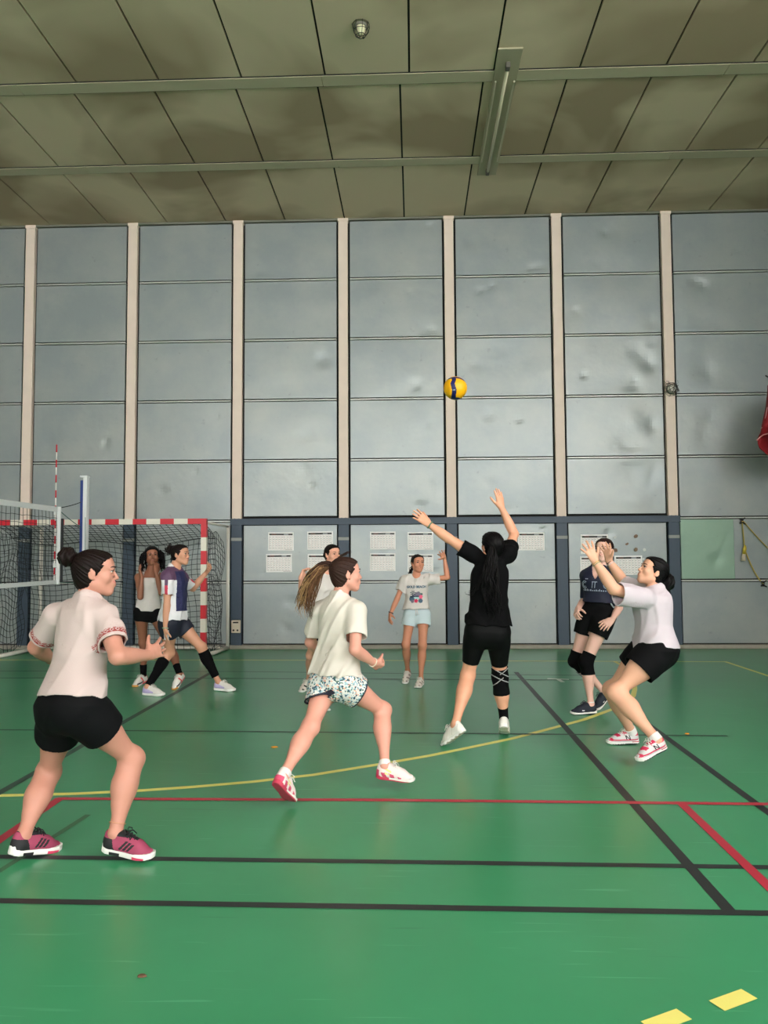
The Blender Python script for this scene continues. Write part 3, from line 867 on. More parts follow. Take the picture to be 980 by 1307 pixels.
def mesh_obj(name, V, F, mats, parent, origin, mi=None):
    me = bpy.data.meshes.new(name); n = len(F); V = V - np.asarray(origin)
    me.vertices.add(len(V)); me.vertices.foreach_set('co', V.astype(np.float32).ravel())
    me.loops.add(n * 4); me.loops.foreach_set('vertex_index', F.astype(np.int32).ravel())
    me.polygons.add(n); me.polygons.foreach_set('loop_start', np.arange(n, dtype=np.int32) * 4)
    try: me.polygons.foreach_set('loop_total', np.full(n, 4, np.int32))
    except Exception: pass
    for m in (mats if isinstance(mats, (list, tuple)) else [mats]): me.materials.append(m)
    me.polygons.foreach_set('use_smooth', np.ones(n, bool))
    if mi is not None: me.polygons.foreach_set('material_index', np.asarray(mi, np.int32))
    me.update(calc_edges=True); me.validate()
    o = bpy.data.objects.new(name, me); COL.objects.link(o); o.parent = parent
    return o


def folds(seed, amp):
    """soft cloth folds: a few families of narrow creases, each living in its own patches"""
    r = np.random.RandomState(seed); fam = []
    for i in range(8):
        th = r.uniform(0, 6.28); tilt = r.uniform(-.75, .75)
        u = unit((math.cos(th), math.sin(th), tilt)); m = r.uniform(-1, 1, 3) * 7; fam.append((u * r.uniform(34, 52), r.uniform(0, 6.3), m, r.uniform(0, 6.3), r.uniform(-1, 1, 3) * 9, r.uniform(0, 6.3)))
    def fn(P):
        o = np.zeros(len(P))
        for u, ph, m, pm, w, pw in fam:
            q = np.sin((P @ u + ph + 1.5 * np.sin(P @ w + pw)) * .5); mask = np.clip(np.sin(P @ m + pm) * 1.6 - .5, 0, 1)
            o += mask * (np.exp(-(q / .42) ** 2) - .22)
        return -amp * o
    return fn


def reach(p, px, L, sg):
    d = px_ray(*px); oc = CAM - p; b = d @ oc; c = oc @ oc - L * L; disc = b * b - c
    if disc <= 0 or sg == 0: return CAM + d * (-b)
    return CAM + d * (-b + (math.sqrt(disc) if sg > 0 else -math.sqrt(disc)))


def knee_pos(hip, ank, px, Lt, Ls, fw):
    d = px_ray(*px); y0 = (hip[1] + ank[1]) / 2; best = None
    for Y in np.linspace(y0 - .45, y0 + .45, 181):
        K = CAM + d * (Y - CAM[1]) / d[1]
        e = (np.linalg.norm(K - hip) - Lt) ** 2 + (np.linalg.norm(K - ank) - Ls) ** 2 - .012 * float((K - (hip + ank) / 2) @ fw)
        if best is None or e < best[0]: best = (e, K)
    return best[1]


# shoes -------------------------------------------------------------------
def frame(fw, up):
    f = unit(fw); r = unit(np.cross(f, up)); u = np.cross(r, f); return np.stack([r, f, u], 1)


def shoe(root, origin, M, pos, sc, st, k_h):
    """st: dict(mats, fn (upper colour by local point), sole_fn, chunky)"""
    h = max(.003, k_h * .6)
    ys = np.array([-.113, -.105, -.085, -.05, 0, .04, .08, .115, .138, .146]); ws = np.array([.006, .024, .034, .034, .033, .040, .045, .040, .024, .006])
    ch = st.get('chunky', 1.0)
    up = [Limb((0, -.078, .030), (0, -.076, .078), [.034, .034, .031], (1, 0, 0), .92, k=.02), Limb((0, -.06, .045), (0, .06, .036), [.040, .040, .036], (1, 0, 0), 1.05, k=.02),
          Limb((0, .05, .032), (0, .112, .024), [.038, .034, .026], (1, 0, 0), 1.12, k=.02), Limb((0, -.03, .084), (0, .055, .058), [.024, .024, .020], (1, 0, 0), 1.25, k=.018)]
    g = Grid(up, h).addall(up)
    g.sub(Limb((0, -.058, .082), (0, -.058, .2), [.027, .032], k=.008))
    X, Y, Z = g.full(); rock = .014 * np.clip((Y - .06) / .085, 0, 1) ** 2 + .006 * np.clip((-.07 - Y) / .04, 0, 1) ** 2
    g.a = np.maximum(g.a, (.020 * ch + rock - Z).astype(np.float32))
    V, F = g.mesh(); cen = V[F].mean(1)
    mi = st['fn'](cen)
    W = pos + (V * sc) @ M.T
    o = mesh_obj('shoe', W, F, st['mats'], root, origin, mi)
    # sole
    b = Limb((0, -.16, 0), (0, .19, 0), [.09, .09]); g2 = Grid([b], h); g2.n[2] = int(.075 / h) + 4; g2.lo[2] = -.02; g2.a = np.full(g2.n, .5, np.float32)
    X, Y, Z = g2.full(); w = np.interp(Y, ys, ws); rock = .014 * np.clip((Y - .06) / .085, 0, 1) ** 2 + .006 * np.clip((-.07 - Y) / .04, 0, 1) ** 2
    top = (.030 - .010 * np.clip((Y + .03) / .12, 0, 1)) * ch + rock
    flare = .002 * np.sin(np.clip(Z / .03, 0, 1) * 3.1)
    asym = np.where(Y > 0, .004 * np.sin(np.clip(Y / .14, 0, 1) * 3.1), 0) * 0
    g2.a = np.maximum(np.maximum(np.abs(X - asym) - w - flare, rock - Z), np.maximum(Z - top, np.abs(Y - .0165) - .1295)).astype(np.float32)
    V2, F2 = g2.mesh(); V2 = relax(V2, F2, 2, .5); cen = V2[F2].mean(1)
    mi2 = st['sole_fn'](cen) if 'sole_fn' in st else None
    so = mesh_obj('sole', pos + (V2 * sc) @ M.T, F2, st['sole_mats'], o, origin, mi2)
    L = MB()
    for i in range(5):
        y = .000 + .0135 * i; z = .1055 - .0058 * i - .002 * i * i * .3
        L.tube([(-.026, y, z - .012), (-.014, y + .004, z - .001), (0, y + .006, z + .003), (.014, y + .004, z - .001), (.026, y, z - .012)], .0030, 6)
    for sx in (-1, 1):
        L.tube([(0, -.002, .108), (sx * .018, -.006, .119), (sx * .034, .004, .112), (sx * .022, .012, .105), (0, .0, .107)], .0026, 6)
        L.tube([(0, -.002, .108), (sx * .02, .018, .108), (sx * .034, .03, .09)], .0026, 6)
    L.v = [tuple(pos + M @ (np.array(v) * sc)) for v in L.v]
    L.build('laces', st['lace'], o, True, off=tuple(origin))
    return o


# heads --------------------------------------------------------------------
def head_prims(c, M, k):
    """c = head centre at ear level, M columns right/forward/up"""
    def P(x, y, z): return c + M @ (np.array([x, y, z]) * k)
    ps = [Ell(P(0, -.014, .030), np.array([.074, .093, .080]) * k, M, .02), Ell(P(0, .028, -.028), np.array([.060, .060, .078]) * k, M, .03),
          Ell(P(0, .045, .045), np.array([.058, .045, .045]) * k, M, .03),
          Ell(P(0, .071, -.090), np.array([.021, .018, .017]) * k, M, .025)]
    for s in (-1, 1):
        ps += [Limb(P(s * .050, .005, -.055), P(s * .012, .066, -.092), np.array([.018, .018, .017]) * k, k=.03),
               Ell(P(s * .036, .058, -.022), np.array([.028, .026, .026]) * k, M, .02),
               Limb(P(s * .014, .089, .026), P(s * .044, .072, .027), np.array([.007, .006]) * k, k=.014)]
    sub = [Ell(P(s * .032, .101, .010), np.array([.016, .0145, .011]) * k, M, .012) for s in (-1, 1)]
    post = [Limb(P(0, .086, .016), P(0, .107, -.022), np.array([.0068, .0080, .0095]) * k, k=.010), Ell(P(0, .108, -.026), np.array([.0095, .0095, .0080]) * k, M, .006)]
    for s in (-1, 1):
        post += [Ell(P(s * .0105, .097, -.029), np.array([.0068, .009, .0070]) * k, M, .006), Ell(P(s * .031, .082, .0175), np.array([.017, .012, .004]) * k, M, .006),
                 Ell(P(s * .031, .082, .0025), np.array([.016, .010, .004]) * k, M, .006)]
        # ear: rim and bowl
        post += [Ell(P(s * .076, -.008, -.006), np.array([.007, .018, .030]) * k, M, .006), Limb(P(s * .080, -.012, .018), P(s * .076, .004, -.030), np.array([.006, .006, .007]) * k, k=.005)]
    post += [Ell(P(0, .090, -.052), np.array([.022, .011, .006]) * k, M, .006), Ell(P(0, .088, -.063), np.array([.019, .011, .007]) * k, M, .006), Ell(P(0, .080, -.057), np.array([.028, .020, .020]) * k, M, .02)]
    return ps, sub, post


def face_parts(root, origin, c, M, k, S, skin):
    def P(x, y, z): return c + M @ (np.array([x, y, z]) * k)
    Hm = mat('eyebrow_' + S['id'], S.get('brow', (46, 32, 28)), .6)
    EW = mat('eye_white', (226, 220, 214), .25); IR = mat('iris_' + S.get('eye', 'brown'), {'brown': (52, 32, 22), 'grey': (96, 104, 110)}[S.get('eye', 'brown')], .2)
    look = unit(np.array(S.get('look', (0, 1, 0)), float))
    for s in (-1, 1):
        m = MB(); R = .0115; ctr = np.array([s * .0315, .0795, .0100]); n = 14; vs = []; fs = []; mi = []
        a1 = ortho((0, 0, 1), look); a2 = np.cross(look, a1)
        for j in range(n + 1):
            th = math.pi * j / n
            for i in range(20):
                a = 2 * math.pi * i / 20; d = look * math.cos(th) + (a1 * math.cos(a) + a2 * math.sin(a)) * math.sin(th); vs.append(P(*(ctr + d * R)))
        for j in range(n):
            for i in range(20): fs.append((j * 20 + i, j * 20 + (i + 1) % 20, (j + 1) * 20 + (i + 1) % 20, (j + 1) * 20 + i)); mi.append(1 if j < 4 else 0)
        m.add(vs, fs); m.m = mi; m.build('eye', [EW, IR], root, True, off=tuple(origin))
        # upper lash line and brow
        MB().tube([P(s * x, y, z) for x, y, z in ((.0165, .0895, .0095), (.024, .0925, .0165), (.033, .0915, .0182), (.042, .086, .0150), (.0475, .0795, .0095))], np.array([.0010, .0024, .0026, .0024, .0014]) * k, 6).build('eyelashes', mat('lash_dark', (30, 22, 20), .6), root, True, off=tuple(origin))
        MB().tube([P(s * x, y, z) for x, y, z in ((.013, .0985, .0290), (.022, .0985, .0325), (.034, .0925, .0350), (.043, .0850, .0330), (.050, .0765, .0280))], np.array([.0026, .0034, .0032, .0024, .0010]) * k, 6).build('eyebrow', Hm, root, True, off=tuple(origin))
    lipc = S.get('lip', (188, 106, 98)); LP = mat('lips_%d_%d_%d' % lipc, lipc, .4)
    m = MB(); sm = S.get('smile', 0)
    for (zz, rr, yy) in ((-.0520, (.0008, .0042, .0040, .0046, .0040, .0042, .0008), 0), (-.0615 - .004 * sm, (.0008, .0046, .0056, .0060, .0056, .0046, .0008), -.001)):
        xs = np.array([-.024, -.015, -.006, 0, .006, .015, .024]) * (1 + .22 * sm)
        m.tube([P(x, .1018 + yy - 14 * x * x * 1.2 - (0 if abs(x) > .001 else .0004), zz * (1 - .18 * abs(x) / .024) + (.006 * sm) * (x / .024) ** 2) for x in xs], np.array(rr) * k, 8)
    m.build('lips', LP, root, True, off=tuple(origin))
    if sm:
        m = MB(); m.tube([P(x, .1003 - 16 * x * x, -.0572 - .002 * sm + .005 * sm * (x / .024) ** 2) for x in np.linspace(-.019, .019, 9)], np.array([.002, .0036, .0044, .0047, .0048, .0047, .0044, .0036, .002]) * k, 8)
        m.build('teeth', mat('teeth_white', (236, 232, 224), .3), root, True, off=tuple(origin))


def hair_material(name, rgb, tip=None):
    if name in MATS: return MATS[name]
    m = mat(name, rgb, .5, spec=.12, noise=.0)
    nt = m.node_tree; N = nt.nodes; L = nt.links; b = N['Principled BSDF']
    tc = N.new('ShaderNodeTexCoord'); n = N.new('ShaderNodeTexNoise'); n.inputs['Scale'].default_value = 60; n.inputs['Detail'].default_value = 2
    L.new(tc.outputs['Object'], n.inputs['Vector'])
    cr = N.new('ShaderNodeValToRGB'); c = s2l(rgb); cr.color_ramp.elements[0].color = tuple(v * .4 for v in c[:3]) + (1,); cr.color_ramp.elements[1].color = tuple(min(1, v * 1.1) for v in c[:3]) + (1,)
    L.new(n.outputs['Fac'], cr.inputs[0]); L.new(cr.outputs[0], b.inputs['Base Color'])
    return m


def hair_cap(c, M, k, tie, line=(.078, .074, .004, -.034), nape=-.088, thick=.010, groove=.0024, part=None, h=.004, seed=0):
    """hair shell pulled towards 'tie' (local point)"""
    def P(x, y, z): return np.array([x, y, z]) * k
    ps = [Ell(P(0, -.014, .030), (np.array([.074, .093, .080]) + thick) * k, k=.01), Ell(P(0, -.030, -.030), np.array([.062 + thick * .4, .064 + thick * .5, .075]) * k, k=.03), Ell(P(0, .042, .048), np.array([.061 + thick * .4, .046 + thick * .6, .047 + thick * .5]) * k, k=.03)]
    g = Grid(ps, h).addall(ps)
    y1, z1, y2, z2 = line; d = unit((y1 - y2, z1 - z2)); X, Y, Z = g.full()
    nrm = (d[1], -d[0]); cc = nrm[0] * y1 + nrm[1] * z1
    dist = Y / k * nrm[0] + Z / k * nrm[1] - cc + .012 * (np.abs(X / k) / .06) ** 2 * np.where(Z / k > .04, 1, .2)
    g.a = np.maximum(g.a, (dist * k).astype(np.float32))
    g.a = np.maximum(g.a, ((nape + .25 * np.clip(Y / k + .06, 0, 1) - Z / k) * k).astype(np.float32))
    for s in (-1, 1): g.sub(Ell(P(s * .086, -.004, -.014), np.array([.026, .017, .025]) * k, k=.006))
    t = np.array(tie) * k; ax = unit(t - P(0, 0, .01)); e1 = ortho((1, 0.02, 0), ax); e2 = np.cross(ax, e1)
    r = np.random.RandomState(seed); ph = r.uniform(0, 6, 4)
    def gr(Q):
        q = Q - t * .2; a = np.arctan2(q @ e2, q @ e1)
        return groove * (np.sin(a * 26 + 2 * np.sin(a * 5 + ph[0]) + ph[1]) * .6 + .6 * np.sin(a * 47 + ph[2]))
    g.noise(gr)
    V, F = g.mesh()
    return V, F


def strand(pts, r0, n, seed, spread, rad, tip=.25, wav=0.0, wl=.08):
    """bundle of tapering hair locks following a guide curve; returns MB"""
    rr = random.Random(seed); m = MB(); P = crom(pts, 22)
    for i in range(n):
        a = rr.uniform(0, 6.283); q = math.sqrt(rr.random()); ph = rr.uniform(0, 6.3); off = unit(np.array([rr.uniform(-1, 1), rr.uniform(-1, 1), rr.uniform(-1, 1)])) * r0 * q
        end = rr.uniform(.72, 1.0); sp = np.array([rr.uniform(-1, 1), rr.uniform(-1, 1), rr.uniform(-1, 1)]) * spread
        L = []; R = []
        for j in range(22):
            t = j / 21 * end; f = t * 21; i0 = min(int(f), 20); p = P[i0] * (1 - (f - i0)) + P[i0 + 1] * (f - i0)
            o = off * (.55 + .9 * math.sin(min(1, t * 1.3) * 2.2)) + sp * t * t
            s = t / wl
            w = wav * np.array([math.sin(s + ph), math.cos(s * .9 + ph * 2), .4 * math.sin(s * 1.1)]) * min(1, t * 3)
            L.append(p + o + w); R.append(rad * (1 - (1 - tip) * (t / end) ** 1.6) * (.55 + .45 * min(1, t * 8)))
        m.tube(L, R, 7)
    return m
class CutLimb(Limb):
    """limb ending in a plane at fraction f of its length (tilt turns the plane)"""
    def __init__(s, a, b, radii, f, tilt=(0, 0, 0), f0=None, **kw):
        Limb.__init__(s, a, b, radii, **kw); s.f = f; s.f0 = f0; s.nn = s.d + np.array(tilt, float)

    def ev(s, X, Y, Z):
        d = Limb.ev(s, X, Y, Z); p = s.a + s.d * s.l * s.f; n = s.nn / np.linalg.norm(s.nn)
        d = np.maximum(d, (X - p[0]) * n[0] + (Y - p[1]) * n[1] + (Z - p[2]) * n[2])
        if s.f0 is not None:
            p = s.a + s.d * s.l * s.f0; d = np.maximum(d, -((X - p[0]) * s.d[0] + (Y - p[1]) * s.d[1] + (Z - p[2]) * s.d[2]))
        return d


class CutLoft(Loft):
    def __init__(s, *a, hem=0.0, tilt=(0, 0, 0), **kw):
        Loft.__init__(s, *a, **kw); s.hem = hem; s.nn = unit(s.d + np.array(tilt, float))

    def ev(s, X, Y, Z):
        d = Loft.ev(s, X, Y, Z); p = s.a + s.d * s.l * s.hem
        return np.maximum(d, -((X - p[0]) * s.nn[0] + (Y - p[1]) * s.nn[1] + (Z - p[2]) * s.nn[2]))


def garment(name, cutp, fullp, t, h, mats, root, origin, fold=None, subs=(), fn=None, sm=1):
    g = Grid(list(fullp) + list(cutp), h)
    g.addall(fullp); B = g.a.copy()
    g.a = np.full(g.n, .5, np.float32); g.addall(cutp); A = g.a
    if fold is not None:
        near = np.abs(B) < .05; idx = np.argwhere(near); q = fold(g.lo + idx * h).astype(np.float32)
        A[near] += q; B[near] += q
    g.a = np.maximum(A, -(B + t)) if t else A
    for p in subs: g.sub(p)
    V, F = g.mesh(); V = relax(V, F, sm)
    return mesh_obj(name, V, F, mats, root, origin, fn(V[F].mean(1)) if fn else None)


def hand_prims(w, d, n, right, k, curl, spread, thumb=.7, curls=None):
    """palm + five fingers; w wrist, d direction, n palm normal"""
    d = unit(d); n = ortho(n, d); side = np.cross(d, n) if right else np.cross(n, d)   # towards the thumb
    P = lambda a, b, c: w + (d * a + side * b + n * c) * k
    ps = [Limb(P(-.012, 0, 0), P(.030, .002, 0), np.array([.023, .027]) * k, n, .72, k=.014),
          Limb(P(.02, .018, 0), P(.078, .024, .0), np.array([.019, .016]) * k, n, .75, k=.012), Limb(P(.02, .0, 0), P(.083, .004, 0), np.array([.020, .0155]) * k, n, .75, k=.012),
          Limb(P(.02, -.014, 0), P(.076, -.026, 0), np.array([.019, .015]) * k, n, .75, k=.012), Limb(P(.012, .016, .006), P(.04, .030, .010), np.array([.016, .014]) * k, k=.012)]
    for i, (b, a0, L, r) in enumerate(((.029, .080, .068, .0088), (.0095, .086, .076, .0090), (-.010, .082, .070, .0086), (-.028, .074, .055, .0078))):
        sp = spread * (.30, .08, -.12, -.34)[i]
        fd = unit(d + side * sp); p = P(a0 - .012, b, 0); c = curl if curls is None else curls[i]
        ang = 0
        for j, (f, rr) in enumerate(((.44, 1.0), (.32, .93), (.24, .84))):
            ang += c * (.55, .75, .55)[j]
            q = p + (fd * math.cos(ang) + n * math.sin(ang)) * (L * f + (.012 if j == 0 else 0)) * k
            ps.append(Limb(p, q, np.array([r * rr, r * rr * .96, r * rr * .93]) * k, k=.0045)); p = q
    # thumb from the side of the palm near its base
    p = P(.022, .026, .006); td = unit(d * .75 + side * thumb + n * (.30 + .4 * curl))
    q = p + td * .040 * k; ps.append(Limb(p, q, np.array([.0135, .0108]) * k, k=.010))
    td = unit(td + d * .35 + n * .4 * curl); q2 = q + td * .030 * k; ps.append(Limb(q, q2, np.array([.0105, .0098]) * k, k=.004))
    td = unit(td + d * .25 + n * .3 * curl); q3 = q2 + td * .022 * k; ps.append(Limb(q2, q3, np.array([.0096, .0078]) * k, k=.004))
    return ps


BODY = [(-.16, .085, .07, 0), (-.08, .140, .088, -.004), (0, .163, .103, -.010), (.10, .163, .106, -.012), (.22, .140, .094, -.004), (.34, .121, .084, .0), (.44, .119, .084, .002), (.56, .130, .093, .006),
        (.68, .143, .105, .010), (.78, .147, .104, .006), (.87, .128, .086, .0), (.94, .085, .066, -.006), (1.0, .052, .050, -.008)]
TEE = [(-.20, .196, .146, -.014), (0, .194, .145, -.016), (.10, .190, .142, -.015), (.25, .170, .124, -.007), (.40, .153, .112, .002), (.55, .152, .114, .006), (.68, .158, .120, .010), (.78, .158, .115, .006), (.87, .140, .098, -.002),
       (.94, .094, .074, -.008), (1.0, .066, .060, -.012)]


def person(S):
    H = S['H']; k = H / 1.65; h = S.get('h', .006); w = S.get('w', 1.0); wc = S.get('wc', .5 + .5 * w)
    ctx = dict(k=k, S=S, h=h)
    rp, rc = None, None
    fwp = az(S['yaw_p']); fwc = az(S['yaw_c']); rp = np.cross(fwp, (0, 0, 1)); rc = np.cross(fwc, (0, 0, 1))
    # feet and ankles first: they stand where the photo shows them
    feet = {}
    for s in 'RL':
        f = S['feet'][s]; th = math.radians(f.get('pitch', 0)); fd = az(f['yaw']) * math.cos(th) - vec(0, 0, math.sin(th))
        upv = az(f['yaw']) * math.sin(th) + vec(0, 0, math.cos(th))
        if f.get('roll'): upv = upv + np.cross(fd, upv) * math.tan(math.radians(f['roll']))
        M = frame(fd, upv); sc = k * S.get('shoe', 1.0)
        low = min(float((M @ ((np.array(p) - (0, -.06, .085)) * sc))[2]) for p in ((.03, -.10, .004), (-.03, -.10, .004), (.04, .07, 0), (-.04, .07, 0), (0, .14, .012), (0, -.113, .006)))
        za = f.get('lift', 0) - low
        a = on_floor(*f['ank'], za); feet[s] = dict(M=M, sc=sc, ank=a, fd=fd)
    Yp = (feet['R']['ank'][1] + feet['L']['ank'][1]) / 2 + S.get('dY', 0)
    pel = at(*S['pelvis'], Yp)
    neck = reach(pel, S['neck'], S.get('torso', .545) * k, S.get('lean', 0))
    up = unit(neck - pel)
    root = empty('person', ((feet['R']['ank'][0] + feet['L']['ank'][0]) / 2, Yp, 0)); origin = np.array(root.location)
    tag(root, S['label'], 'person')
    ctx.update(root=root, origin=origin, pel=pel, neck=neck, up=up, rp=ortho(rp, up), rc=ortho(rc, up))
    fc = np.cross(up, ctx['rc']); fp = np.cross(up, ctx['rp']); ctx['fc'] = fc; ctx['fp'] = fp
    prims = []; cov = -.010 if S['top'].get('sleeve', .6) == 0 else -.018
    prims.append(Loft(pel, neck, rp, rc, [(t, a * k * (w if t < .3 else 1), b * k * (w if t < .3 else 1), c * k) for t, a, b, c in BODY], infl=cov, k=.03))
    legs = {}
    for s, sg in (('R', 1), ('L', -1)):
        hip = pel + ctx['rp'] * sg * .086 * k - up * .01 * k; ank = feet[s]['ank']
        fwk = unit(fp * .6 + (az(S['feet'][s].get('kyaw', S['feet'][s]['yaw'])) * .6) + vec(0, 0, .1))
        Lt, Ls = S.get('thigh', .405) * k, S.get('shank', .395) * k
        kn = knee_pos(hip, ank, S['knee'][s], Lt, Ls, fwk)
        td, sd = unit(kn - hip), unit(ank - kn)
        bend = unit(kn - (hip + ank) / 2 + fwk * .02); bk = -ortho(bend * .4 + feet[s]['fd'], sd)
        legs[s] = dict(hip=hip, kn=kn, ank=ank, td=td, sd=sd, fw=-bk)
        wl = w
        T = [.088 * wl, .090 * wl, .082 * wl, .072 * wl, .062 * (wl * .5 + .5), .055, .053]; ctx['T'] = T
        prims += [Limb(hip, kn, np.array(T) * k, k=.035), Limb(kn, ank, np.array([.053, .051, .050, .047, .041, .035, .031, .033]) * k * np.linspace(wc, wc * .5 + .5, 8), k=.03),
                  Limb(kn + sd * .07 * k + bk * .013 * k, kn + sd * .22 * k + bk * .010 * k, np.array([.030, .046, .043, .026]) * k * wc, k=.04),
                  Ell(kn - bk * .030 * k, np.array([.027, .027, .030]) * k, k=.03),
                  Ell(pel + ctx['rp'] * sg * .070 * k - fp * .046 * k - up * .022 * k, np.array([.080, .070, .085]) * k * w, k=.05)]
        fd = feet[s]['fd']; M = feet[s]['M']; sc = feet[s]['sc']; F0 = ank - M @ (vec(0, -.06, .085) * sc); feet[s]['pos'] = F0
        W = lambda x, y, z: F0 + M @ (vec(x, y, z) * sc)
        prims += [Limb(ank, W(0, -.07, .045), np.array([.030, .026]) * k, k=.015), Limb(ank, W(0, .06, .04), np.array([.030, .024]) * k, k=.015)]
        if S.get('info'): print(S['id'], s, 'ankY %.2f  thigh %.2f/%.2f shank %.2f/%.2f' % (ank[1], np.linalg.norm(kn - hip), Lt, np.linalg.norm(ank - kn), Ls))
    arms = {}
    shc = neck - up * .062 * k
    for s, sg in (('R', 1), ('L', -1)):
        A = S['arm'][s]; base = shc + ctx['rc'] * sg * S.get('shw', .150) * k + up * A.get('raise', 0) * k + fc * A.get('fwd', 0) * k
        sh = at(*A['sh'], base[1]) if 'sh' in A else base
        el = reach(sh, A['el'], .275 * k, A.get('es', 0)); wr = reach(el, A['wr'], .235 * k, A.get('ws', 0))
        tip = reach(wr, A['tip'], .165 * k, A.get('ts', 0)); hd = unit(tip - wr)
        arms[s] = dict(sh=sh, el=el, wr=wr, hd=hd)
        if S.get('info'): print(S['id'], s, 'upper arm %.2f/%.2f fore %.2f/%.2f shoulder %s' % (np.linalg.norm(el - sh), .275 * k, np.linalg.norm(wr - el), .235 * k, np.round(sh - base, 2)))
        wa = S.get('wa', 1.0)
        prims += [Limb(sh, el, np.array([.050, .049, .046, .042, .038, .036]) * k * wa, k=.03), Limb(el, wr, np.array([.036, .040, .039, .034, .028, .024]) * k * wa, k=.02),
                  Limb(shc + up * .02 * k + ctx['rc'] * sg * .02 * k, sh, np.array([.050, .050, .048]) * k, k=.03)]
        prims += hand_prims(wr, hd, A.get('n', (0, 0, -1)), s == 'R', k * S.get('handk', 1.0), A.get('curl', .35), A.get('spread', .5), A.get('thumb', .7), A.get('curls'))
    # head
    hr = S['head']; yaw, pit, rol = hr['rot']; th = math.radians(pit)
    hf = az(yaw) * math.cos(th) + vec(0, 0, math.sin(th)); hr0 = np.cross(az(yaw), (0, 0, 1)); hu = np.cross(hr0, hf)
    cr, sr = math.cos(math.radians(rol)), math.sin(math.radians(rol)); hx = hr0 * cr - hu * sr; hz = np.cross(hx, hf)
    HM = np.stack([hx, hf, hz], 1); hc = reach(neck, hr['px'], hr.get('L', .165) * k, hr.get('s', 0)); kh = k * hr.get('k', .97)
    ctx.update(HM=HM, hc=hc, kh=kh, legs=legs, arms=arms, feet=feet)
    prims.append(Limb(neck - up * .05 * k, hc + HM @ (vec(0, -.022, -.045) * kh), np.array([.062, .052, .049, .050]) * k, k=.03))
    hp, hs, hpost = head_prims(hc, HM, kh)
    g = Grid(prims + hp + hpost, h); g.addall(prims); g.addall(hp)
    for p in hs: g.sub(p)
    g.addall(hpost)
    skin = mat('skin_' + S['id'], S['skin'], .5, spec=.35, noise=.05, nscale=14); ctx['skin'] = skin
    V, F = g.mesh(); V = relax(V, F, 1); mesh_obj('body', V, F, skin, root, origin)
    face_parts(root, origin, hc, HM, kh, S, skin)
    # ---- clothes
    thk = max(.008, 1.75 * h)
    tp = S.get('top')
    if tp:
        e = tp.get('ease', 0); rows = [(t, a * k * tp.get('wide', 1) + e, b * k * tp.get('wide', 1) + e, c * k) for t, a, b, c in tp.get('rows', TEE)]
        hem = tp['hem']; sl = tp.get('sleeve', .62); full, cut = [], []
        full.append(CutLoft(pel, neck, rp, rc, rows, k=.03, hem=hem - .05, tilt=tp.get('tilt', (0, 0, 0)))); cut.append(CutLoft(pel, neck, rp, rc, rows, k=.03, hem=hem, tilt=tp.get('tilt', (0, 0, 0))))
        for s, sg in (('R', 1), ('L', -1)):
            a = arms[s]
            if sl:
                R = np.array(tp.get('slr', [.064, .066, .066, .066, .066])) * k
                yoke = Limb(shc + up * .018 * k + ctx['rc'] * sg * .03 * k, a['sh'] + up * .004, np.array([.054, .060, .062]) * k, k=.03)
                dn = ortho(vec(0, 0, -1), unit(a['el'] - a['sh'])) * tp.get('droop', .012) * k
                sa, sb = a['sh'] + dn * .3, a['el'] + dn
                full += [yoke, CutLimb(sa, sb + (sb - sa) * .25, R, sl / 1.25 + .045, k=.03)]
                cut += [yoke, CutLimb(sa, sb + (sb - sa) * .25, R, sl / 1.25, k=.03)]
            else:
                Lk = np.linalg.norm(neck - pel); q = [pel + up * Lk * .74 + ctx['rc'] * sg * .075 * k + fc * .098 * k, neck - up * .060 * k + ctx['rc'] * sg * .088 * k + fc * .080 * k, neck + up * .012 * k + ctx['rc'] * sg * .085 * k + fc * .005 * k,
                                                        neck - up * .060 * k + ctx['rc'] * sg * .082 * k - fc * .075 * k, pel + up * Lk * .74 + ctx['rc'] * sg * .07 * k - fc * .085 * k]
                for i in range(4): st = Limb(q[i], q[i + 1], [.017 * k, .016 * k], k=.012); full.append(st); cut.append(st)
        nk = tp.get('neck', (.066, .0)); sub = [Limb(neck - up * (.012 + nk[1]) * k + fc * .022 * k, neck + up * .12 * k, np.array([nk[0] * .8, nk[0], nk[0] * 1.1]) * k, k=.008)] + tp.get('subs', lambda c: [])(ctx)
        o = garment('t_shirt' if 'name' not in tp else tp['name'], cut, full, 0 if tp.get('tight') else thk, h, tp['mats'], root, origin, folds(S['seed'], tp.get('amp', .0035)), sub, (lambda c: tp['fn'](c, ctx)) if 'fn' in tp else None)
        ctx['top'] = o
    bt = S['bottom']; e = bt.get('ease', .014); f = bt['len']; full, cut = [], []
    e1 = lambda t: e if t < .03 else (-.004 if not bt.get('tight') else e)
    rows = [(t, a * k * w + e1(t), b * k * w + e1(t), c * k) for t, a, b, c in BODY if t < bt.get('waist', .23) + .01]
    cut.append(Loft(pel, neck, rp, rc, rows, k=.03)); full.append(cut[0])
    for s, sg in (('R', 1), ('L', -1)):
        L = legs[s]; R = np.array(ctx['T']) * k + e + np.linspace(0, bt.get('flare', .012), 7); ti = bt.get('tilt', 0); ti = ti[s] if isinstance(ti, dict) else ti; tl = ctx['rp'] * sg * ti + fp * bt.get('ftilt', {}).get(s, 0)
        fl = f if not isinstance(f, dict) else f[s]
        full += [CutLimb(L['hip'], L['kn'], R, fl + .05, tilt=tl, k=.03), Ell(pel + ctx['rp'] * sg * .060 * k - fp * .044 * k - up * .018 * k, np.array([.082, .068, .080]) * k * w + e * .8, k=.06)]
        cut += [CutLimb(L['hip'], L['kn'], R, f if not isinstance(f, dict) else f[s], tilt=tl, k=.03), full[-1]]
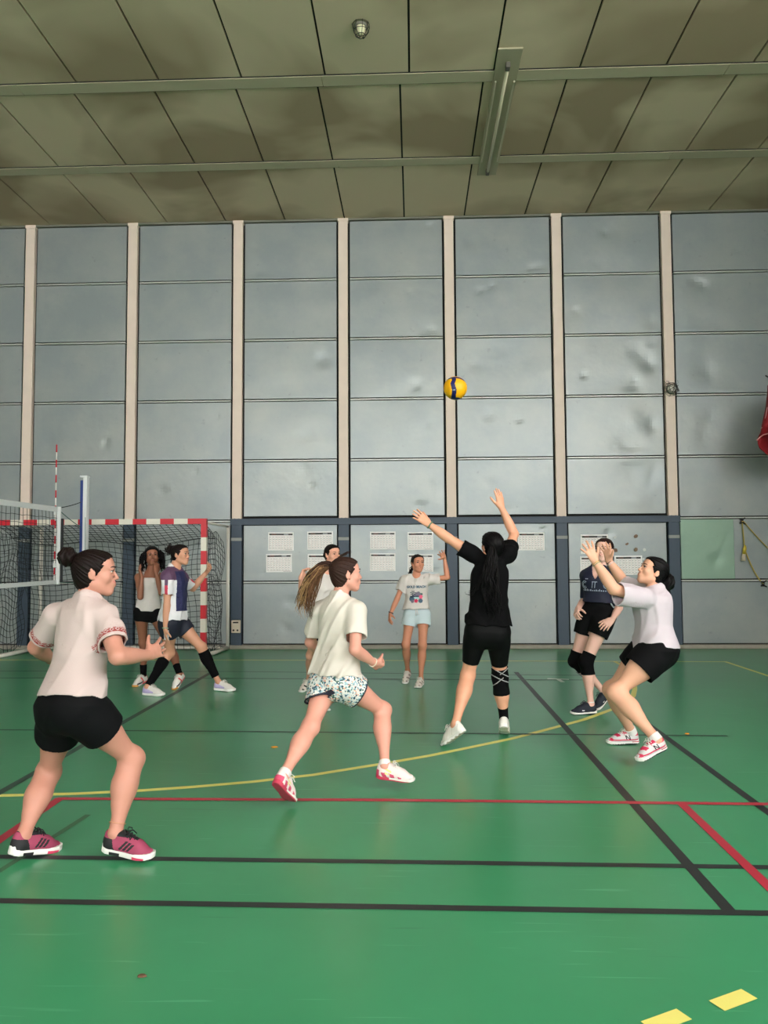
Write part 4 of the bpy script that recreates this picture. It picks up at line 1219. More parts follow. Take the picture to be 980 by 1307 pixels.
    o = garment('shorts', cut, full, 0 if bt.get('tight') else thk, h, bt['mats'], root, origin, folds(S['seed'] + 5, bt.get('amp', .0025)), (), (lambda c: bt['fn'](c, ctx)) if 'fn' in bt else None)
    ctx['bottom'] = o
    for g_ in S.get('wraps', []):
        a, b = g_['seg'](ctx); Rr = np.array(g_['r']) * k
        p = CutLimb(a, b, Rr, g_.get('f1', .98), f0=g_.get('f0', .02), k=.01)
        pr = [p]
        if g_.get('knee'):
            q, a_, b_, bu = g_['knee']; L = legs[q]
            pr = [CutLimb(L['kn'] - L['td'] * .2 * k, L['kn'], np.array([.070, .062, .057]) * k * (.5 + .5 * w) + .007, 1.2, f0=1 - a_ / .2, k=.03), CutLimb(L['kn'], L['kn'] + L['sd'] * .2 * k, np.array([.057, .056, .055]) * k * (.5 + .5 * w) + .007, b_ / .2, k=.03),
                  Ell(L['kn'] + L['fw'] * .028 * k, np.array([.030, .030, .034]) * k + .008 + bu, k=.03)]
            pr += [CutLimb(L['kn'] + L['sd'] * .07 * k - L['fw'] * .013 * k, L['kn'] + L['sd'] * .22 * k - L['fw'] * .010 * k, np.array([.030, .046, .043, .026]) * k + .006, max(.02, (b_ - .07) / .15), k=.04)]
        if g_.get('calf'):
            L = legs[g_['calf']]; pr.append(CutLimb(L['kn'] + L['sd'] * .07 * k - L['fw'] * .013 * k, L['kn'] + L['sd'] * .22 * k - L['fw'] * .010 * k, np.array([.030, .046, .043, .026]) * k + .007, 1.0, k=.04))
        gg = Grid(pr, max(.004, h * .8)).addall(pr)
        V, F = gg.mesh(); V = relax(V, F, 1)
        mesh_obj(g_['name'], V, F, g_['mats'], root, origin, g_['fn'](V[F].mean(1), ctx) if 'fn' in g_ else None)
    for s in 'RL': shoe(root, origin, feet[s]['M'], feet[s]['pos'], feet[s]['sc'], S['shoes'], h)
    S['hair'](ctx)
    for b in S.get('extras', []): b(ctx)
    return ctx


# ---- small builders used by the specs ------------------------------------
def hairpiece(name, ctx, V, F, m, parent=None):
    W = ctx['hc'] + V @ ctx['HM'].T
    return mesh_obj(name, W, F, m, parent or ctx['root'], ctx['origin'])


def hair_mb(name, ctx, mb, m, world=False):
    if not world: mb.v = [tuple(ctx['hc'] + ctx['HM'] @ np.array(v)) for v in mb.v]
    return mb.build(name, m, ctx['root'], True, off=tuple(ctx['origin']))


def bun(ctx, c, r, m, seed=0, h=.004):
    k = ctx['kh']; c = np.array(c) * k; r = np.array(r) * k
    p = Ell(c, r, k=.01); g = Grid([p], h).add(p); ph = np.random.RandomState(seed).uniform(0, 6, 3)
    def fn(Q):
        q = (Q - c) / r; a = np.arctan2(q[:, 2], q[:, 0]); e = q[:, 1]
        return .0035 * np.sin(a * 3 + e * 7 + ph[0]) + .0022 * np.sin(a * 5 - e * 11 + ph[1]) + .001 * np.sin(a * 23 + e * 30 + ph[2])
    g.noise(fn); V, F = g.mesh(); return hairpiece('hair_bun', ctx, V, F, m)


def bracelet(ctx, s, off, r, thick, m, limb='arm'):
    A = ctx['arms'][s] if limb == 'arm' else ctx['legs'][s]
    if limb == 'arm': p = A['wr'] - unit(A['wr'] - A['el']) * off; d = unit(A['wr'] - A['el'])
    else: p = A['ank'] - A['sd'] * off; d = A['sd']
    u = ortho((.3, .2, 1), d); v = np.cross(d, u); k = ctx['k']
    MB().tube([p + (u * math.cos(a) + v * math.sin(a)) * r * k + d * .002 * math.sin(3 * a) for a in np.linspace(0, 2 * math.pi, 25)[:-1]], thick, 8, closed=True).build('bracelet' if limb == 'arm' else 'anklet', m, ctx['root'], True, off=tuple(ctx['origin']))


def decal(ctx, target, name, items, o, u, v, n, lift=.003):
    """flat prints laid on a garment: items = [(vertices2d, faces, material)]"""
    dg = None; me = target.data; ori = ctx['origin']
    bvh = BVHTree.FromPolygons([tuple(x.co) for x in me.vertices], [tuple(p.vertices) for p in me.polygons])
    vs, fs, mi, ms = [], [], [], []
    for (v2, f2, m) in items:
        bm = bmesh.new(); bv = [bm.verts.new((x, y, 0)) for x, y in v2]
        for f in f2:
            try: bm.faces.new([bv[i] for i in f])
            except ValueError: pass
        bmesh.ops.triangulate(bm, faces=bm.faces)
        for _ in range(4):
            e = [q for q in bm.edges if q.calc_length() > .014]
            if not e: break
            bmesh.ops.subdivide_edges(bm, edges=e, cuts=1)
        bmesh.ops.triangulate(bm, faces=bm.faces)
        bm.verts.index_update(); b0 = len(vs)
        if m not in ms: ms.append(m)
        for q in bm.verts:
            p = o + u * q.co.x + v * q.co.y + n * .35 - ori
            hit = bvh.ray_cast(Vector(p), Vector(-n))
            P_ = np.array(hit[0]) if hit[0] is not None else p - n * .25
            vs.append(P_ + n * (lift + .0006 * ms.index(m)))
        for f in bm.faces: fs.append([q.index + b0 for q in f.verts]); mi.append(ms.index(m))
        bm.free()
    d = MB(); d.v = [tuple(x) for x in vs]; d.f = [tuple(f) for f in fs]; d.m = mi
    return d.build(name, ms, ctx['root'], True)


def text2d(s, size, cx=0, cy=0, shear=0, ext=0):
    cu = bpy.data.curves.new('txt', 'FONT'); cu.body = s; cu.size = size; cu.align_x = 'CENTER'; cu.resolution_u = 2; cu.offset = ext
    t = bpy.data.objects.new('txt', cu); COL.objects.link(t)
    bpy.context.view_layer.update()
    me = bpy.data.meshes.new_from_object(t.evaluated_get(bpy.context.evaluated_depsgraph_get()))
    v = [(x.co.x + cx + shear * x.co.y, x.co.y + cy) for x in me.vertices]; f = [tuple(p.vertices) for p in me.polygons]
    bpy.data.objects.remove(t, do_unlink=True); bpy.data.curves.remove(cu); bpy.data.meshes.remove(me)
    return v, f


def disc2d(cx, cy, r, n=14, f=None):
    return [(cx + r * math.cos(2 * math.pi * i / n) * (f(i) if f else 1), cy + r * math.sin(2 * math.pi * i / n) * (f(i) if f else 1)) for i in range(n)], [tuple(range(n))]


def trunk(ctx, P):
    q = P - ctx['pel']; return q @ ctx['rc'], q @ ctx['fc'], (q @ ctx['up']) / np.linalg.norm(ctx['neck'] - ctx['pel'])


def alongarm(ctx, P, s):
    A = ctx['arms'][s]; d = A['el'] - A['sh']; l = np.linalg.norm(d); d = d / l; q = P - A['sh']; t = q @ d; r = q - t[:, None] * d
    return t / l, r, np.linalg.norm(r, axis=1)


def alongleg(ctx, P, s):
    L = ctx['legs'][s]; d = L['kn'] - L['hip']; l = np.linalg.norm(d); d = d / l; q = P - L['hip']; t = q @ d; r = q - t[:, None] * d
    return t / l, r, np.linalg.norm(r, axis=1)
C_WHITE = mat('white_cotton', (214, 207, 203), .8, bump=.15, bscale=300); C_BLACK = mat('black_jersey', (10, 10, 13), .8, spec=.15); C_SHOE_W = mat('shoe_white', (226, 222, 216), .55); SOLE_W = mat('sole_white', (232, 230, 226), .5)
K_BLK = mat('knit_black', (9, 9, 11), .9, spec=.12)


def lowersock(s, t0, t1, rr, name='sock', m=None, calf=False):
    def seg(c):
        L = c['legs'][s]; return L['kn'] + (L['ank'] - L['kn']) * t0, L['kn'] + (L['ank'] - L['kn']) * t1
    return dict(name=name, seg=seg, r=rr, mats=m or K_BLK, calf=s if calf else None)


def kneepad(s, a=.10, b=.13, r=(.060, .064, .062, .056), name='knee_pad', fn=None, mats=None, bulge=0):
    def seg(c):
        L = c['legs'][s]; k = c['k']; return L['kn'] - L['td'] * a * k, L['kn'] + L['sd'] * b * k
    d = dict(name=name, seg=seg, r=r, mats=mats or K_BLK, knee=(s, a, b, bulge))
    if fn: d['fn'] = fn
    return d


def f0(c): return np.zeros(len(c), int)


# ===== 1: player at the left with the bun ==================================
RB = None
P1_TEE = mat('pale_pink_cotton', (196, 177, 174), .8, bump=.15, bscale=300); P1_RED = mat('red_braid', (150, 58, 56), .8)
def p1_top(c, x):
    m = np.zeros(len(c), int)
    for s in 'RL':
        t, r, l = alongarm(x, c, s); A = x['arms'][s]; d = unit(A['el'] - A['sh']); e1 = ortho((0, 0, 1), d); e2 = np.cross(d, e1)
        a = np.arctan2(r @ e2, r @ e1)
        band = (t > .49) & (t < .60) & (l < .11)
        dia = np.abs(((a * 7 / math.pi) % 1) - .5) * 2 + np.abs(t - .545) / .04
        m[band & ~((dia < .95) & (dia > .55))] = 1; m[band & (np.abs(t - .503) < .006)] = 0
    return m
PKU = mat('shoe_maroon', (158, 62, 92), .7, bump=.3, bscale=400); PKB = mat('shoe_black', (22, 22, 26), .7); PKR = mat('sole_pink', (214, 66, 100), .5)
def p1_shoe(c):
    x, y, z = c.T; m = np.zeros(len(c), int)
    m[(y < -.055 + .35 * (.075 - z)) & (z < .072)] = 1
    for i in range(3):
        y0 = .000 + .020 * i; m[(np.abs(x) > .014) & (np.abs(y - y0 - (z - .05) * .8) < .0066) & (z > .034) & (z < .074 - .005 * i)] = 1
    m[(z > .088) & (y > -.04)] = 1; m[(z > .102)] = 1
    m[(y > -.02) & (y < .06) & (np.abs(x) < .013) & (z > .06)] = 1
    return m
def p1_sole(c):
    x, y, z = c.T; m = np.zeros(len(c), int); m[(y > -.062) & (y < -.012) & (z < .016) & (z < .016)] = 1; m[(y > .055) & (y < .11) & (z < .014)] = 2; return m
def p1_hair(x):
    m = hair_material('hair_dark_brown_strands', (28, 18, 17)); k = x['kh']
    V, F = hair_cap(x['hc'], x['HM'], k, (0, -.105, .075), line=(.077, .078, .018, -.012), nape=-.092, seed=1); hairpiece('hair', x, V, F, m)
    bun(x, (0, -.135, .078), (.052, .046, .050), m, 3)
    MB0 = strand([vec(0, .07, .085) * k, vec(.01, .08, .07) * k, vec(.02, .088, .05) * k], .004, 5, 2, .01, .0009); hair_mb('loose_hair', x, MB0, m)
S1 = dict(id='p1', seed=11, H=1.66, h=.0045, w=1.12, wc=1.24, wa=1.1, label='person in a pale pink T-shirt and black shorts with a round hair bun', skin=(196, 138, 120),
          yaw_p=38, yaw_c=30, pelvis=(93, 902), neck=(112, 764), lean=1, dY=-.02, torso=.55,
          head=dict(px=(121, 731), rot=(72, -2, 0), s=0, k=1.03), knee=dict(R=(168, 968), L=(62, 985)),
          feet=dict(R=dict(ank=(147, 1064), yaw=97, pitch=7, lift=.015), L=dict(ank=(30, 1066), yaw=34, pitch=12)),
          arm=dict(R=dict(sh=(134, 787), el=(150, 838), es=-1, wr=(189, 836), ws=1, tip=(216, 822), ts=1, n=(-.5, .6, -.1), curl=.28, spread=.9, thumb=.9),
                   L=dict(sh=(72, 787), el=(46, 826), es=1, wr=(66, 842), ws=1, tip=(90, 836), ts=1, n=(.5, -.6, -.2), curl=.3)),
          top=dict(hem=.08, sleeve=.66, mats=[P1_TEE, P1_RED], fn=p1_top, amp=.008, wide=1.02, slr=[.066, .070, .072, .072, .072]),
          bottom=dict(len=.44, mats=[C_BLACK], flare=.02, ease=.016),
          shoes=dict(mats=[PKU, PKB], fn=p1_shoe, sole_mats=[SOLE_W, PKB, PKR], sole_fn=p1_sole, lace=PKB, chunky=1.3), shoe=1.08, hair=p1_hair,
          extras=[lambda x: bracelet(x, 'R', .050, .0405, .0018, mat('gold_thread', (206, 150, 110), .4), 'leg')])

# ===== 2: running player with the flying ponytail ===========================
FLO = None
def floral():
    m = bpy.data.materials.new('floral_cotton'); m.use_nodes = True; nt = m.node_tree; N = nt.nodes; L = nt.links; b = N['Principled BSDF']; b.inputs['Roughness'].default_value = .8
    tc = N.new('ShaderNodeTexCoord'); v = N.new('ShaderNodeTexVoronoi'); v.inputs['Scale'].default_value = 95; L.new(tc.outputs['Object'], v.inputs['Vector'])
    cr = N.new('ShaderNodeValToRGB'); cr.color_ramp.interpolation = 'CONSTANT'; e = cr.color_ramp.elements
    cols = [(0, (226, 226, 222)), (.30, (150, 186, 200)), (.45, (58, 84, 104)), (.60, (226, 226, 222)), (.70, (232, 176, 150)), (.78, (70, 108, 96)), (.88, (214, 216, 214))]
    e[0].position, e[0].color = 0, s2l(cols[0][1]); e[1].position, e[1].color = cols[1][0], s2l(cols[1][1])
    for p, c in cols[2:]: q = e.new(p); q.color = s2l(c)
    sx = N.new('ShaderNodeSeparateColor'); L.new(v.outputs['Color'], sx.inputs[0]); L.new(sx.outputs[0], cr.inputs[0]); L.new(cr.outputs[0], b.inputs['Base Color']); return m
FLO = floral(); NAVY = mat('navy_piping', (24, 28, 48), .7)
def p2_short(c, x):
    m = np.zeros(len(c), int)
    for s in 'RL':
        t, r, l = alongleg(x, c, s); f = x['S']['bottom']['len'][s]; sg = 1 if s == 'R' else -1
        L = x['legs'][s]; d = unit(L['kn'] - L['hip']); n = d + x['rp'] * sg * x['S']['bottom']['tilt'][s] + x['fp'] * x['S']['bottom']['ftilt'].get(s, 0); n = unit(n); p = L['hip'] + (L['kn'] - L['hip']) * f
        q = (c - p) @ n; m[(q > -.011) & (q < .02) & (l < .16)] = 1
    return m
PW = mat('shoe_pink_white', (232, 214, 212), .6); PK = mat('shoe_pink', (212, 78, 112), .6); PY = mat('shoe_lime', (226, 222, 140), .6); SR = mat('sole_rose', (196, 58, 84), .5)
def p2_shoe(c):
    x, y, z = c.T; m = np.zeros(len(c), int); m[(np.abs(x) > .02) & (z < .05) & (z < .032 + .22 * (.05 - y)) & (y < .06) & (np.sin(y * 120 + z * 60) > -.2)] = 1
    m[(y > -.05) & (y < -.01) & (z > .04) & (z < .075) & (np.abs(x) > .02) & (np.sin(z * 260 + y * 90) > 0)] = 2; m[(y < -.09) & (z < .06)] = 1; return m
def p2_sole(c):
    x, y, z = c.T; m = np.zeros(len(c), int); m[(y < -.02) | (z < .008)] = 1; return m
def p2_hair(x):
    m = hair_material('hair_brown_dark_strands', (62, 42, 36)); k = x['kh']; m2 = hair_material('hair_light_brown_strands', (112, 80, 56)); m3 = hair_material('hair_blond_tips', (170, 134, 92))
    V, F = hair_cap(x['hc'], x['HM'], k, (0, -.10, .05), line=(.077, .076, .012, -.016), nape=-.09, seed=4); hairpiece('hair', x, V, F, m)
    Yh = x['hc'][1]
    W = lambda px, py, dy=0: x['HM'].T @ (at(px, py, Yh + dy) - x['hc'])
    hair_mb('ponytail', x, strand([W(424, 722), W(412, 722, .02), W(398, 735, .03), W(388, 757, .03), W(384, 776, .03)], .030 * k, 70, 5, .020, .0062, .2, .006, .09), m)
    hair_mb('ponytail', x, strand([W(422, 722), W(410, 727), W(400, 745), W(395, 768), W(396, 786)], .030 * k, 60, 6, .022, .0052, .12, .008, .08), m2)
    hair_mb('ponytail', x, strand([W(418, 722), W(404, 728), W(392, 748), W(385, 770), W(388, 786)], .034 * k, 34, 8, .028, .0036, .1, .009, .07), m3)
    hair_mb('loose_hair', x, strand([W(428, 716), W(436, 709), W(444, 705), W(450, 704)], .010, 16, 9, .010, .0022, .1, .004, .05), m)
    hair_mb('hair_tie', x, MB().tube([W(424, 722) + .022 * k * (vec(1, 0, 0) * math.cos(a) + vec(0, .5, .86) * math.sin(a)) for a in np.linspace(0, 6.283, 17)[:-1]], .006, 8, closed=True), mat('hair_tie_navy', (30, 32, 52), .7))
S2 = dict(id='p2', seed=23, H=1.64, h=.0048, wc=1.1, label='person in a cream white T-shirt and floral shorts running with a long brown ponytail flying', skin=(222, 158, 140),
          yaw_p=45, yaw_c=42, pelvis=(429, 868), neck=(434, 760), lean=1, dY=.30, eye='grey', torso=.55,
          head=dict(px=(441, 733), rot=(66, 0, -3), s=0, k=1.0), knee=dict(R=(488, 906), L=(396, 928)),
          feet=dict(R=dict(ank=(491, 977), yaw=97, pitch=5, lift=.05), L=dict(ank=(362, 989), yaw=24, kyaw=40, pitch=42, lift=.02)),
          arm=dict(R=dict(sh=(455, 780), el=(453, 829), es=-1, wr=(477, 846), ws=1, tip=(492, 856), ts=1, n=(-.3, .2, .6), curl=1.25, spread=.1, thumb=.35),
                   L=dict(sh=(408, 780), el=(396, 820), es=1, wr=(416, 836), ws=1, tip=(426, 838), ts=1, n=(.3, -.2, .6), curl=1.2, spread=.1)),
          top=dict(hem=.07, sleeve=.66, mats=[mat('cream_white_cotton', (216, 208, 198), .8, bump=.15, bscale=300)], amp=.008, wide=1.02, slr=[.066, .070, .073, .074, .074]),
          bottom=dict(len=dict(R=.36, L=.42), tilt=dict(R=.35, L=.0), ftilt=dict(L=.6), mats=[FLO, NAVY], fn=p2_short, flare=.018, ease=.022),
          shoes=dict(mats=[PW, PK, PY], fn=p2_shoe, sole_mats=[C_SHOE_W, SR], sole_fn=p2_sole, lace=C_SHOE_W), hair=p2_hair,
          wraps=[lowersock(s, .92, 1.02, (.039, .038), 'sock', mat('sock_white', (226, 222, 220), .85)) for s in 'RL'],
          extras=[lambda x: bracelet(x, 'R', .012, .030, .004, mat('cream_band', (226, 210, 190), .6))])

# ===== 3: player in black reaching up =======================================
def p3_hair(x):
    m = hair_material('hair_black_strands', (16, 14, 16)); k = x['kh']
    V, F = hair_cap(x['hc'], x['HM'], k, (0, -.105, -.01), line=(.077, .078, .016, -.016), nape=-.095, seed=6, thick=.012); hairpiece('hair', x, V, F, m)
    T = lambda px, py, n: x['HM'].T @ (at(px, py, x['neck'][1] - n) - x['hc'])
    hair_mb('ponytail', x, strand([T(627, 700, .13), T(627, 718, .15), T(625, 740, .165), T(627, 762, .165), T(630, 784, .15)], .046 * k, 110, 12, .035, .0075, .25, .010, .05), m)
    hair_mb('loose_hair', x, strand([T(620, 720, .14), T(612, 742, .16), T(600, 757, .13), T(591, 755, .12)], .016, 9, 13, .022, .003, .2, .008, .03), m)
def p3_knee(c, x):
    L = x['legs']['R']; q = c - L['kn']; v = q @ vec(0, 0, 1); m = np.zeros(len(c), int)
    u = q @ vec(1, 0, 0)
    for a, b in ((.045, -.55), (-.010, -.45)): m[np.abs(v - a - b * u) < .0042] = 1
    m[(np.abs(v - .052 - .7 * (u - .02)) < .004) & (u > -.01)] = 1; m[(np.abs(v + .03 - .9 * (u + .02)) < .004) & (u < .02)] = 1
    return m
def wshoe(c):
    x, y, z = c.T; m = np.zeros(len(c), int); m[(np.abs(x) > .02) & (np.abs(np.sin(y * 55 + z * 30)) < .12) & (z > .03)] = 1; return m
BT = mat('black_cotton', (10, 10, 12), .9, spec=.12, bump=.1, bscale=300)
S3 = dict(id='p3', seed=31, H=1.70, h=.0055, wc=1.14, label='person all in black seen from behind, both arms stretched up, long black wavy hair', skin=(226, 164, 134),
          yaw_p=2, yaw_c=-6, pelvis=(622, 806), neck=(626, 713), lean=0, torso=.56, dY=.0,
          head=dict(px=(628, 697), rot=(-22, 14, -4), s=0, L=.15), knee=dict(R=(638, 864), L=(597, 862)),
          feet=dict(R=dict(ank=(643, 917), yaw=8, pitch=28, lift=.0), L=dict(ank=(581, 925), yaw=-52, pitch=36)),
          arm=dict(R={'sh': (648, 707), 'raise': .03, 'el': (656, 682), 'es': 1, 'wr': (640, 648), 'ws': 1, 'tip': (636, 627), 'ts': 0, 'n': (-.6, .8, 0), 'curl': .1, 'spread': .25, 'thumb': .5},
                   L={'sh': (603, 707), 'raise': .02, 'el': (572, 687), 'es': 0, 'wr': (547, 669), 'ws': 0, 'tip': (534, 658), 'ts': 0, 'n': (.4, .5, -.6), 'curl': .2, 'spread': .5, 'thumb': .5}),
          top=dict(hem=.10, sleeve=.46, mats=[BT], amp=.008, rows=[(t, a * .97, b * .97, c) for t, a, b, c in TEE]),
          bottom=dict(len=.70, mats=[mat('black_lycra', (8, 8, 10), .65, spec=.15)], tight=True, ease=.006, flare=.0, amp=.001),
          shoes=dict(mats=[C_SHOE_W, mat('shoe_seam_grey', (196, 190, 180), .6)], fn=wshoe, sole_mats=[SOLE_W, mat('sole_grey', (170, 164, 150), .6)], sole_fn=lambda c: ((c[:, 2] < .008) & (np.sin(c[:, 1] * 140) > .2)).astype(int), lace=C_SHOE_W), hair=p3_hair,
          wraps=[kneepad('R', .09, .13, (.061, .061, .060, .059, .058, .056), 'knee_sleeve', p3_knee, [K_BLK, mat('silver_band', (176, 176, 176), .5)]), lowersock('R', .70, 1.03, (.043, .040, .038, .038))],
          extras=[lambda x: bracelet(x, 'L', .012, .029, .006, mat('green_band', (104, 132, 104), .5))])

# ===== 4: girl in the printed T-shirt =======================================
def p4_hair(x):
    m = hair_material('hair_near_black_strands', (30, 22, 22)); k = x['kh']
    V, F = hair_cap(x['hc'], x['HM'], k, (0, -.105, -.03), line=(.077, .080, .02, -.012), nape=-.09, seed=7); hairpiece('hair', x, V, F, m)
    hair_mb('ponytail', x, strand([vec(.02, -.095, -.02) * k, vec(.05, -.10, -.07) * k, vec(.085, -.06, -.12) * k, vec(.10, -.03, -.16) * k], .018, 26, 3, .012, .005, .2, .004), m)
def p4_print(x):
    o = x['neck'] - x['up'] * .06 * x['k']; u = -x['rc'] * -1; u = -x['rc']; n = x['fc']; v = x['up']
    u = np.cross(v, n); q = x['k']
    B = mat('print_slate_blue', (72, 100, 122), .7); N_ = mat('print_navy', (46, 62, 82), .7); R_ = mat('print_red', (206, 44, 84), .7); A = mat('print_aqua', (168, 214, 214), .7); G = mat('print_green', (46, 98, 84), .7); M_ = mat('print_mauve', (120, 112, 130), .7); R2 = mat('print_pink', (232, 96, 130), .7)
    it = []
    t, f = text2d('GOLD BEACH', .040 * q, 0.0, -.095 * q, 0, .0022); it.append((t, f, B))
    # mountain, shore, palm, flowers
    it.append(([(-.075, -.205), (-.03, -.175), (.0, -.150), (.03, -.140), (.055, -.165), (.075, -.195), (.075, -.205)], [tuple(range(7))], M_))
    it.append(([(-.085, -.198), (.07, -.196), (.075, -.210), (.02, -.214), (-.02, -.212), (-.085, -.222)], [tuple(range(6))], N_))
    it.append(([(-.03, -.214), (.05, -.214), (.06, -.228), (.01, -.240), (-.03, -.232)], [tuple(range(5))], A))
    it.append(disc2d(-.062, -.238, .036, 14, lambda i: (1, .86)[i % 2]) + (B,)); it.append(disc2d(-.055, -.268, .024, 12, lambda i: (1, .8)[i % 2]) + (M_,))
    it.append(disc2d(.05, -.262, .032, 14, lambda i: (1, .84)[i % 2]) + (B,)); it.append(disc2d(.066, -.176, .018, 10, lambda i: (1, .6)[i % 2]) + (G,))
    for a in range(7):
        an = a * .9 + .2; cx, cy = -.045, -.160
        it.append(([(cx, cy), (cx + .03 * math.cos(an - .22), cy + .03 * math.sin(an - .22)), (cx + .042 * math.cos(an), cy + .036 * math.sin(an) - .004), (cx + .03 * math.cos(an + .22), cy + .03 * math.sin(an + .22))], [(0, 1, 2, 3)], N_))
    it.append(([(-.047, -.16), (-.042, -.16), (-.055, -.202), (-.062, -.202)], [(0, 1, 2, 3)], N_))
    it.append(disc2d(-.008, -.262, .028, 15, lambda i: (1, .9, .72)[i % 3]) + (R_,)); it.append(disc2d(.055, -.212, .028, 15, lambda i: (1, .9, .72)[i % 3]) + (R2,))
    it.append(disc2d(-.010, -.262, .009, 8) + (A,)); it.append(disc2d(.055, -.210, .009, 8) + (R_,))
    it = [([(a * q, b * q) for a, b in p] if m is not B or len(p) < 40 else p, f, m) for p, f, m in it]
    decal(x, x['top'], 'shirt_print', it, o, u, v, n)
PC = mat('shoe_cream', (226, 214, 206), .6); PCg = mat('shoe_taupe', (150, 132, 128), .6)
def stripes(c):
    x, y, z = c.T; m = np.zeros(len(c), int); m[(np.abs(x) > .018) & (np.sin(y * 95 - z * 80) > .45) & (z > .03) & (z < .075)] = 1; m[(y < -.085)] = 1; return m
S4 = dict(id='p4', seed=41, H=1.50, h=.006, w=.86, wa=.88, label='person in a beach print T-shirt and light blue shorts raising one hand', skin=(206, 140, 112), lip=(176, 96, 90),
          yaw_p=183, yaw_c=180, pelvis=(532, 784), neck=(531, 735), lean=0, torso=.56,
          head=dict(px=(533, 719), rot=(160, 2, 0), s=0, k=1.0), knee=dict(R=(518, 823), L=(539, 824)),
          feet=dict(R=dict(ank=(520, 856), yaw=195, pitch=24), L=dict(ank=(537, 866), yaw=196, pitch=4)),
          arm=dict(R=dict(sh=(516, 741), el=(507, 764), es=0, wr=(498, 784), ws=0, tip=(496, 798), ts=-1, n=(.7, .3, 0), curl=.6, spread=.3),
                   L={'sh': (548, 740), 'el': (571, 737), 'es': 0, 'wr': (567, 712), 'ws': -1, 'tip': (561, 702), 'ts': -1, 'n': (.1, -1, .1), 'curl': .12, 'spread': 1.2, 'thumb': 1.0, 'raise': .02}),
          top=dict(hem=.14, sleeve=.56, mats=[C_WHITE], amp=.008, wide=.97), bottom=dict(len=.36, mats=[mat('light_blue_cotton', (198, 214, 220), .8)], flare=.02, ease=.016),
          shoes=dict(mats=[PC, PCg], fn=stripes, sole_mats=[SOLE_W, PCg], sole_fn=lambda c: (c[:, 2] < .007).astype(int), lace=C_SHOE_W), hair=p4_hair,
          extras=[p4_print, lambda x: bracelet(x, 'R', .02, .029, .006, mat('dark_band', (30, 28, 34), .5)),
                  lambda x: hair_mb('drawstring', x, MB().tube([x['pel'] + x['fp'] * .128 * x['k'] + x['up'] * .06 + x['rp'] * .006, x['pel'] + x['fp'] * .145 * x['k'] - x['up'] * .01 + x['rp'] * .004], .004, 6).tube([x['pel'] + x['fp'] * .128 * x['k'] + x['up'] * .06 - x['rp'] * .006, x['pel'] + x['fp'] * .143 * x['k'] - x['up'] * .0 - x['rp'] * .02], .004, 6), C_WHITE, True)])

# ===== 5: player half hidden behind the ponytail ============================
def p5_hair(x):
    m = hair_material('hair_near_black_strands', (30, 22, 22)); k = x['kh']
    V, F = hair_cap(x['hc'], x['HM'], k, (0, -.10, .06), line=(.077, .080, .018, -.012), nape=-.09, seed=8); hairpiece('hair', x, V, F, m)
    bun(x, (0, -.125, -.01), (.038, .034, .036), m, 4, .005)
S5 = dict(id='p5', seed=53, H=1.60, h=.006, label='person in a white T-shirt half hidden behind the flying ponytail, dark hair tied back', skin=(224, 164, 140), lip=(186, 106, 98),
          yaw_p=150, yaw_c=140, pelvis=(415, 800), neck=(414, 728), lean=0, torso=.55,
          head=dict(px=(424, 708), rot=(140, -2, 0), s=0), knee=dict(L=(418, 852), R=(397, 836)),
          feet=dict(L=dict(ank=(409, 891), yaw=150, pitch=8), R=dict(ank=(394, 868), yaw=205, pitch=12)),
          arm=dict(R=dict(sh=(396, 742), el=(386, 757), es=-1, wr=(384, 737), ws=-1, tip=(391, 720), ts=0, n=(.5, -.2, -.6), curl=1.0, spread=.2),
                   L=dict(sh=(428, 742), el=(432, 775), es=0, wr=(430, 800), ws=-1, tip=(428, 815), ts=0, n=(-.6, 0, 0), curl=.5)),
          top=dict(hem=.02, sleeve=.56, mats=[C_WHITE], amp=.008), bottom=dict(len=.26, mats=[C_BLACK]),
          shoes=dict(mats=[PC, PKB], fn=stripes, sole_mats=[SOLE_W, PKB], sole_fn=lambda c: (c[:, 2] < .012).astype(int), lace=C_SHOE_W), hair=p5_hair)

# ===== 6: girl in the white tank top inside the goal ========================
def p6_hair(x):
    m = hair_material('hair_black_strands', (16, 14, 16)); k = x['kh']; rr = random.Random(9)
    V, F = hair_cap(x['hc'], x['HM'], k, (0, -.02, .115), line=(.078, .076, .03, -.02), nape=-.10, seed=9, thick=.020, h=.005); hairpiece('hair', x, V, F, m)
    mb = MB()
    for i in range(150):
        a = rr.uniform(.95, 5.3); hgt = rr.uniform(-.02, .07); r0 = .090; p = vec(r0 * math.sin(a), r0 * math.cos(a) * 1.05 - .01, hgt); out = unit(vec(math.sin(a), math.cos(a), 0)); L = rr.uniform(.12, .22); ph = rr.uniform(0, 6.3); pts = []
        for j in range(15):
            t = j / 14; q = p + out * (.055 * math.sin(t * 2.4)) + vec(0, 0, -L * t + .02 * math.sin(t * 3)) + .010 * vec(math.cos(ph + t * 13), math.sin(ph + t * 13), .4 * math.sin(ph + 9 * t)); pts.append(q * k)
        mb.tube(pts, np.linspace(.0075, .003, 15) * k, 6)
    hair_mb('curls', x, mb, m)
PO = mat('shoe_coral', (236, 92, 92), .6); PGO = mat('sole_gum', (224, 158, 70), .6)
def p6_shoe(c):
    x, y, z = c.T; m = np.zeros(len(c), int); m[(y < -.08) | ((np.abs(x) > .02) & (np.abs(y + .01 - z * .3) < .010))] = 1; m[(np.abs(x) > .03) & (y > .0) & (z < .04)] = 2; return m
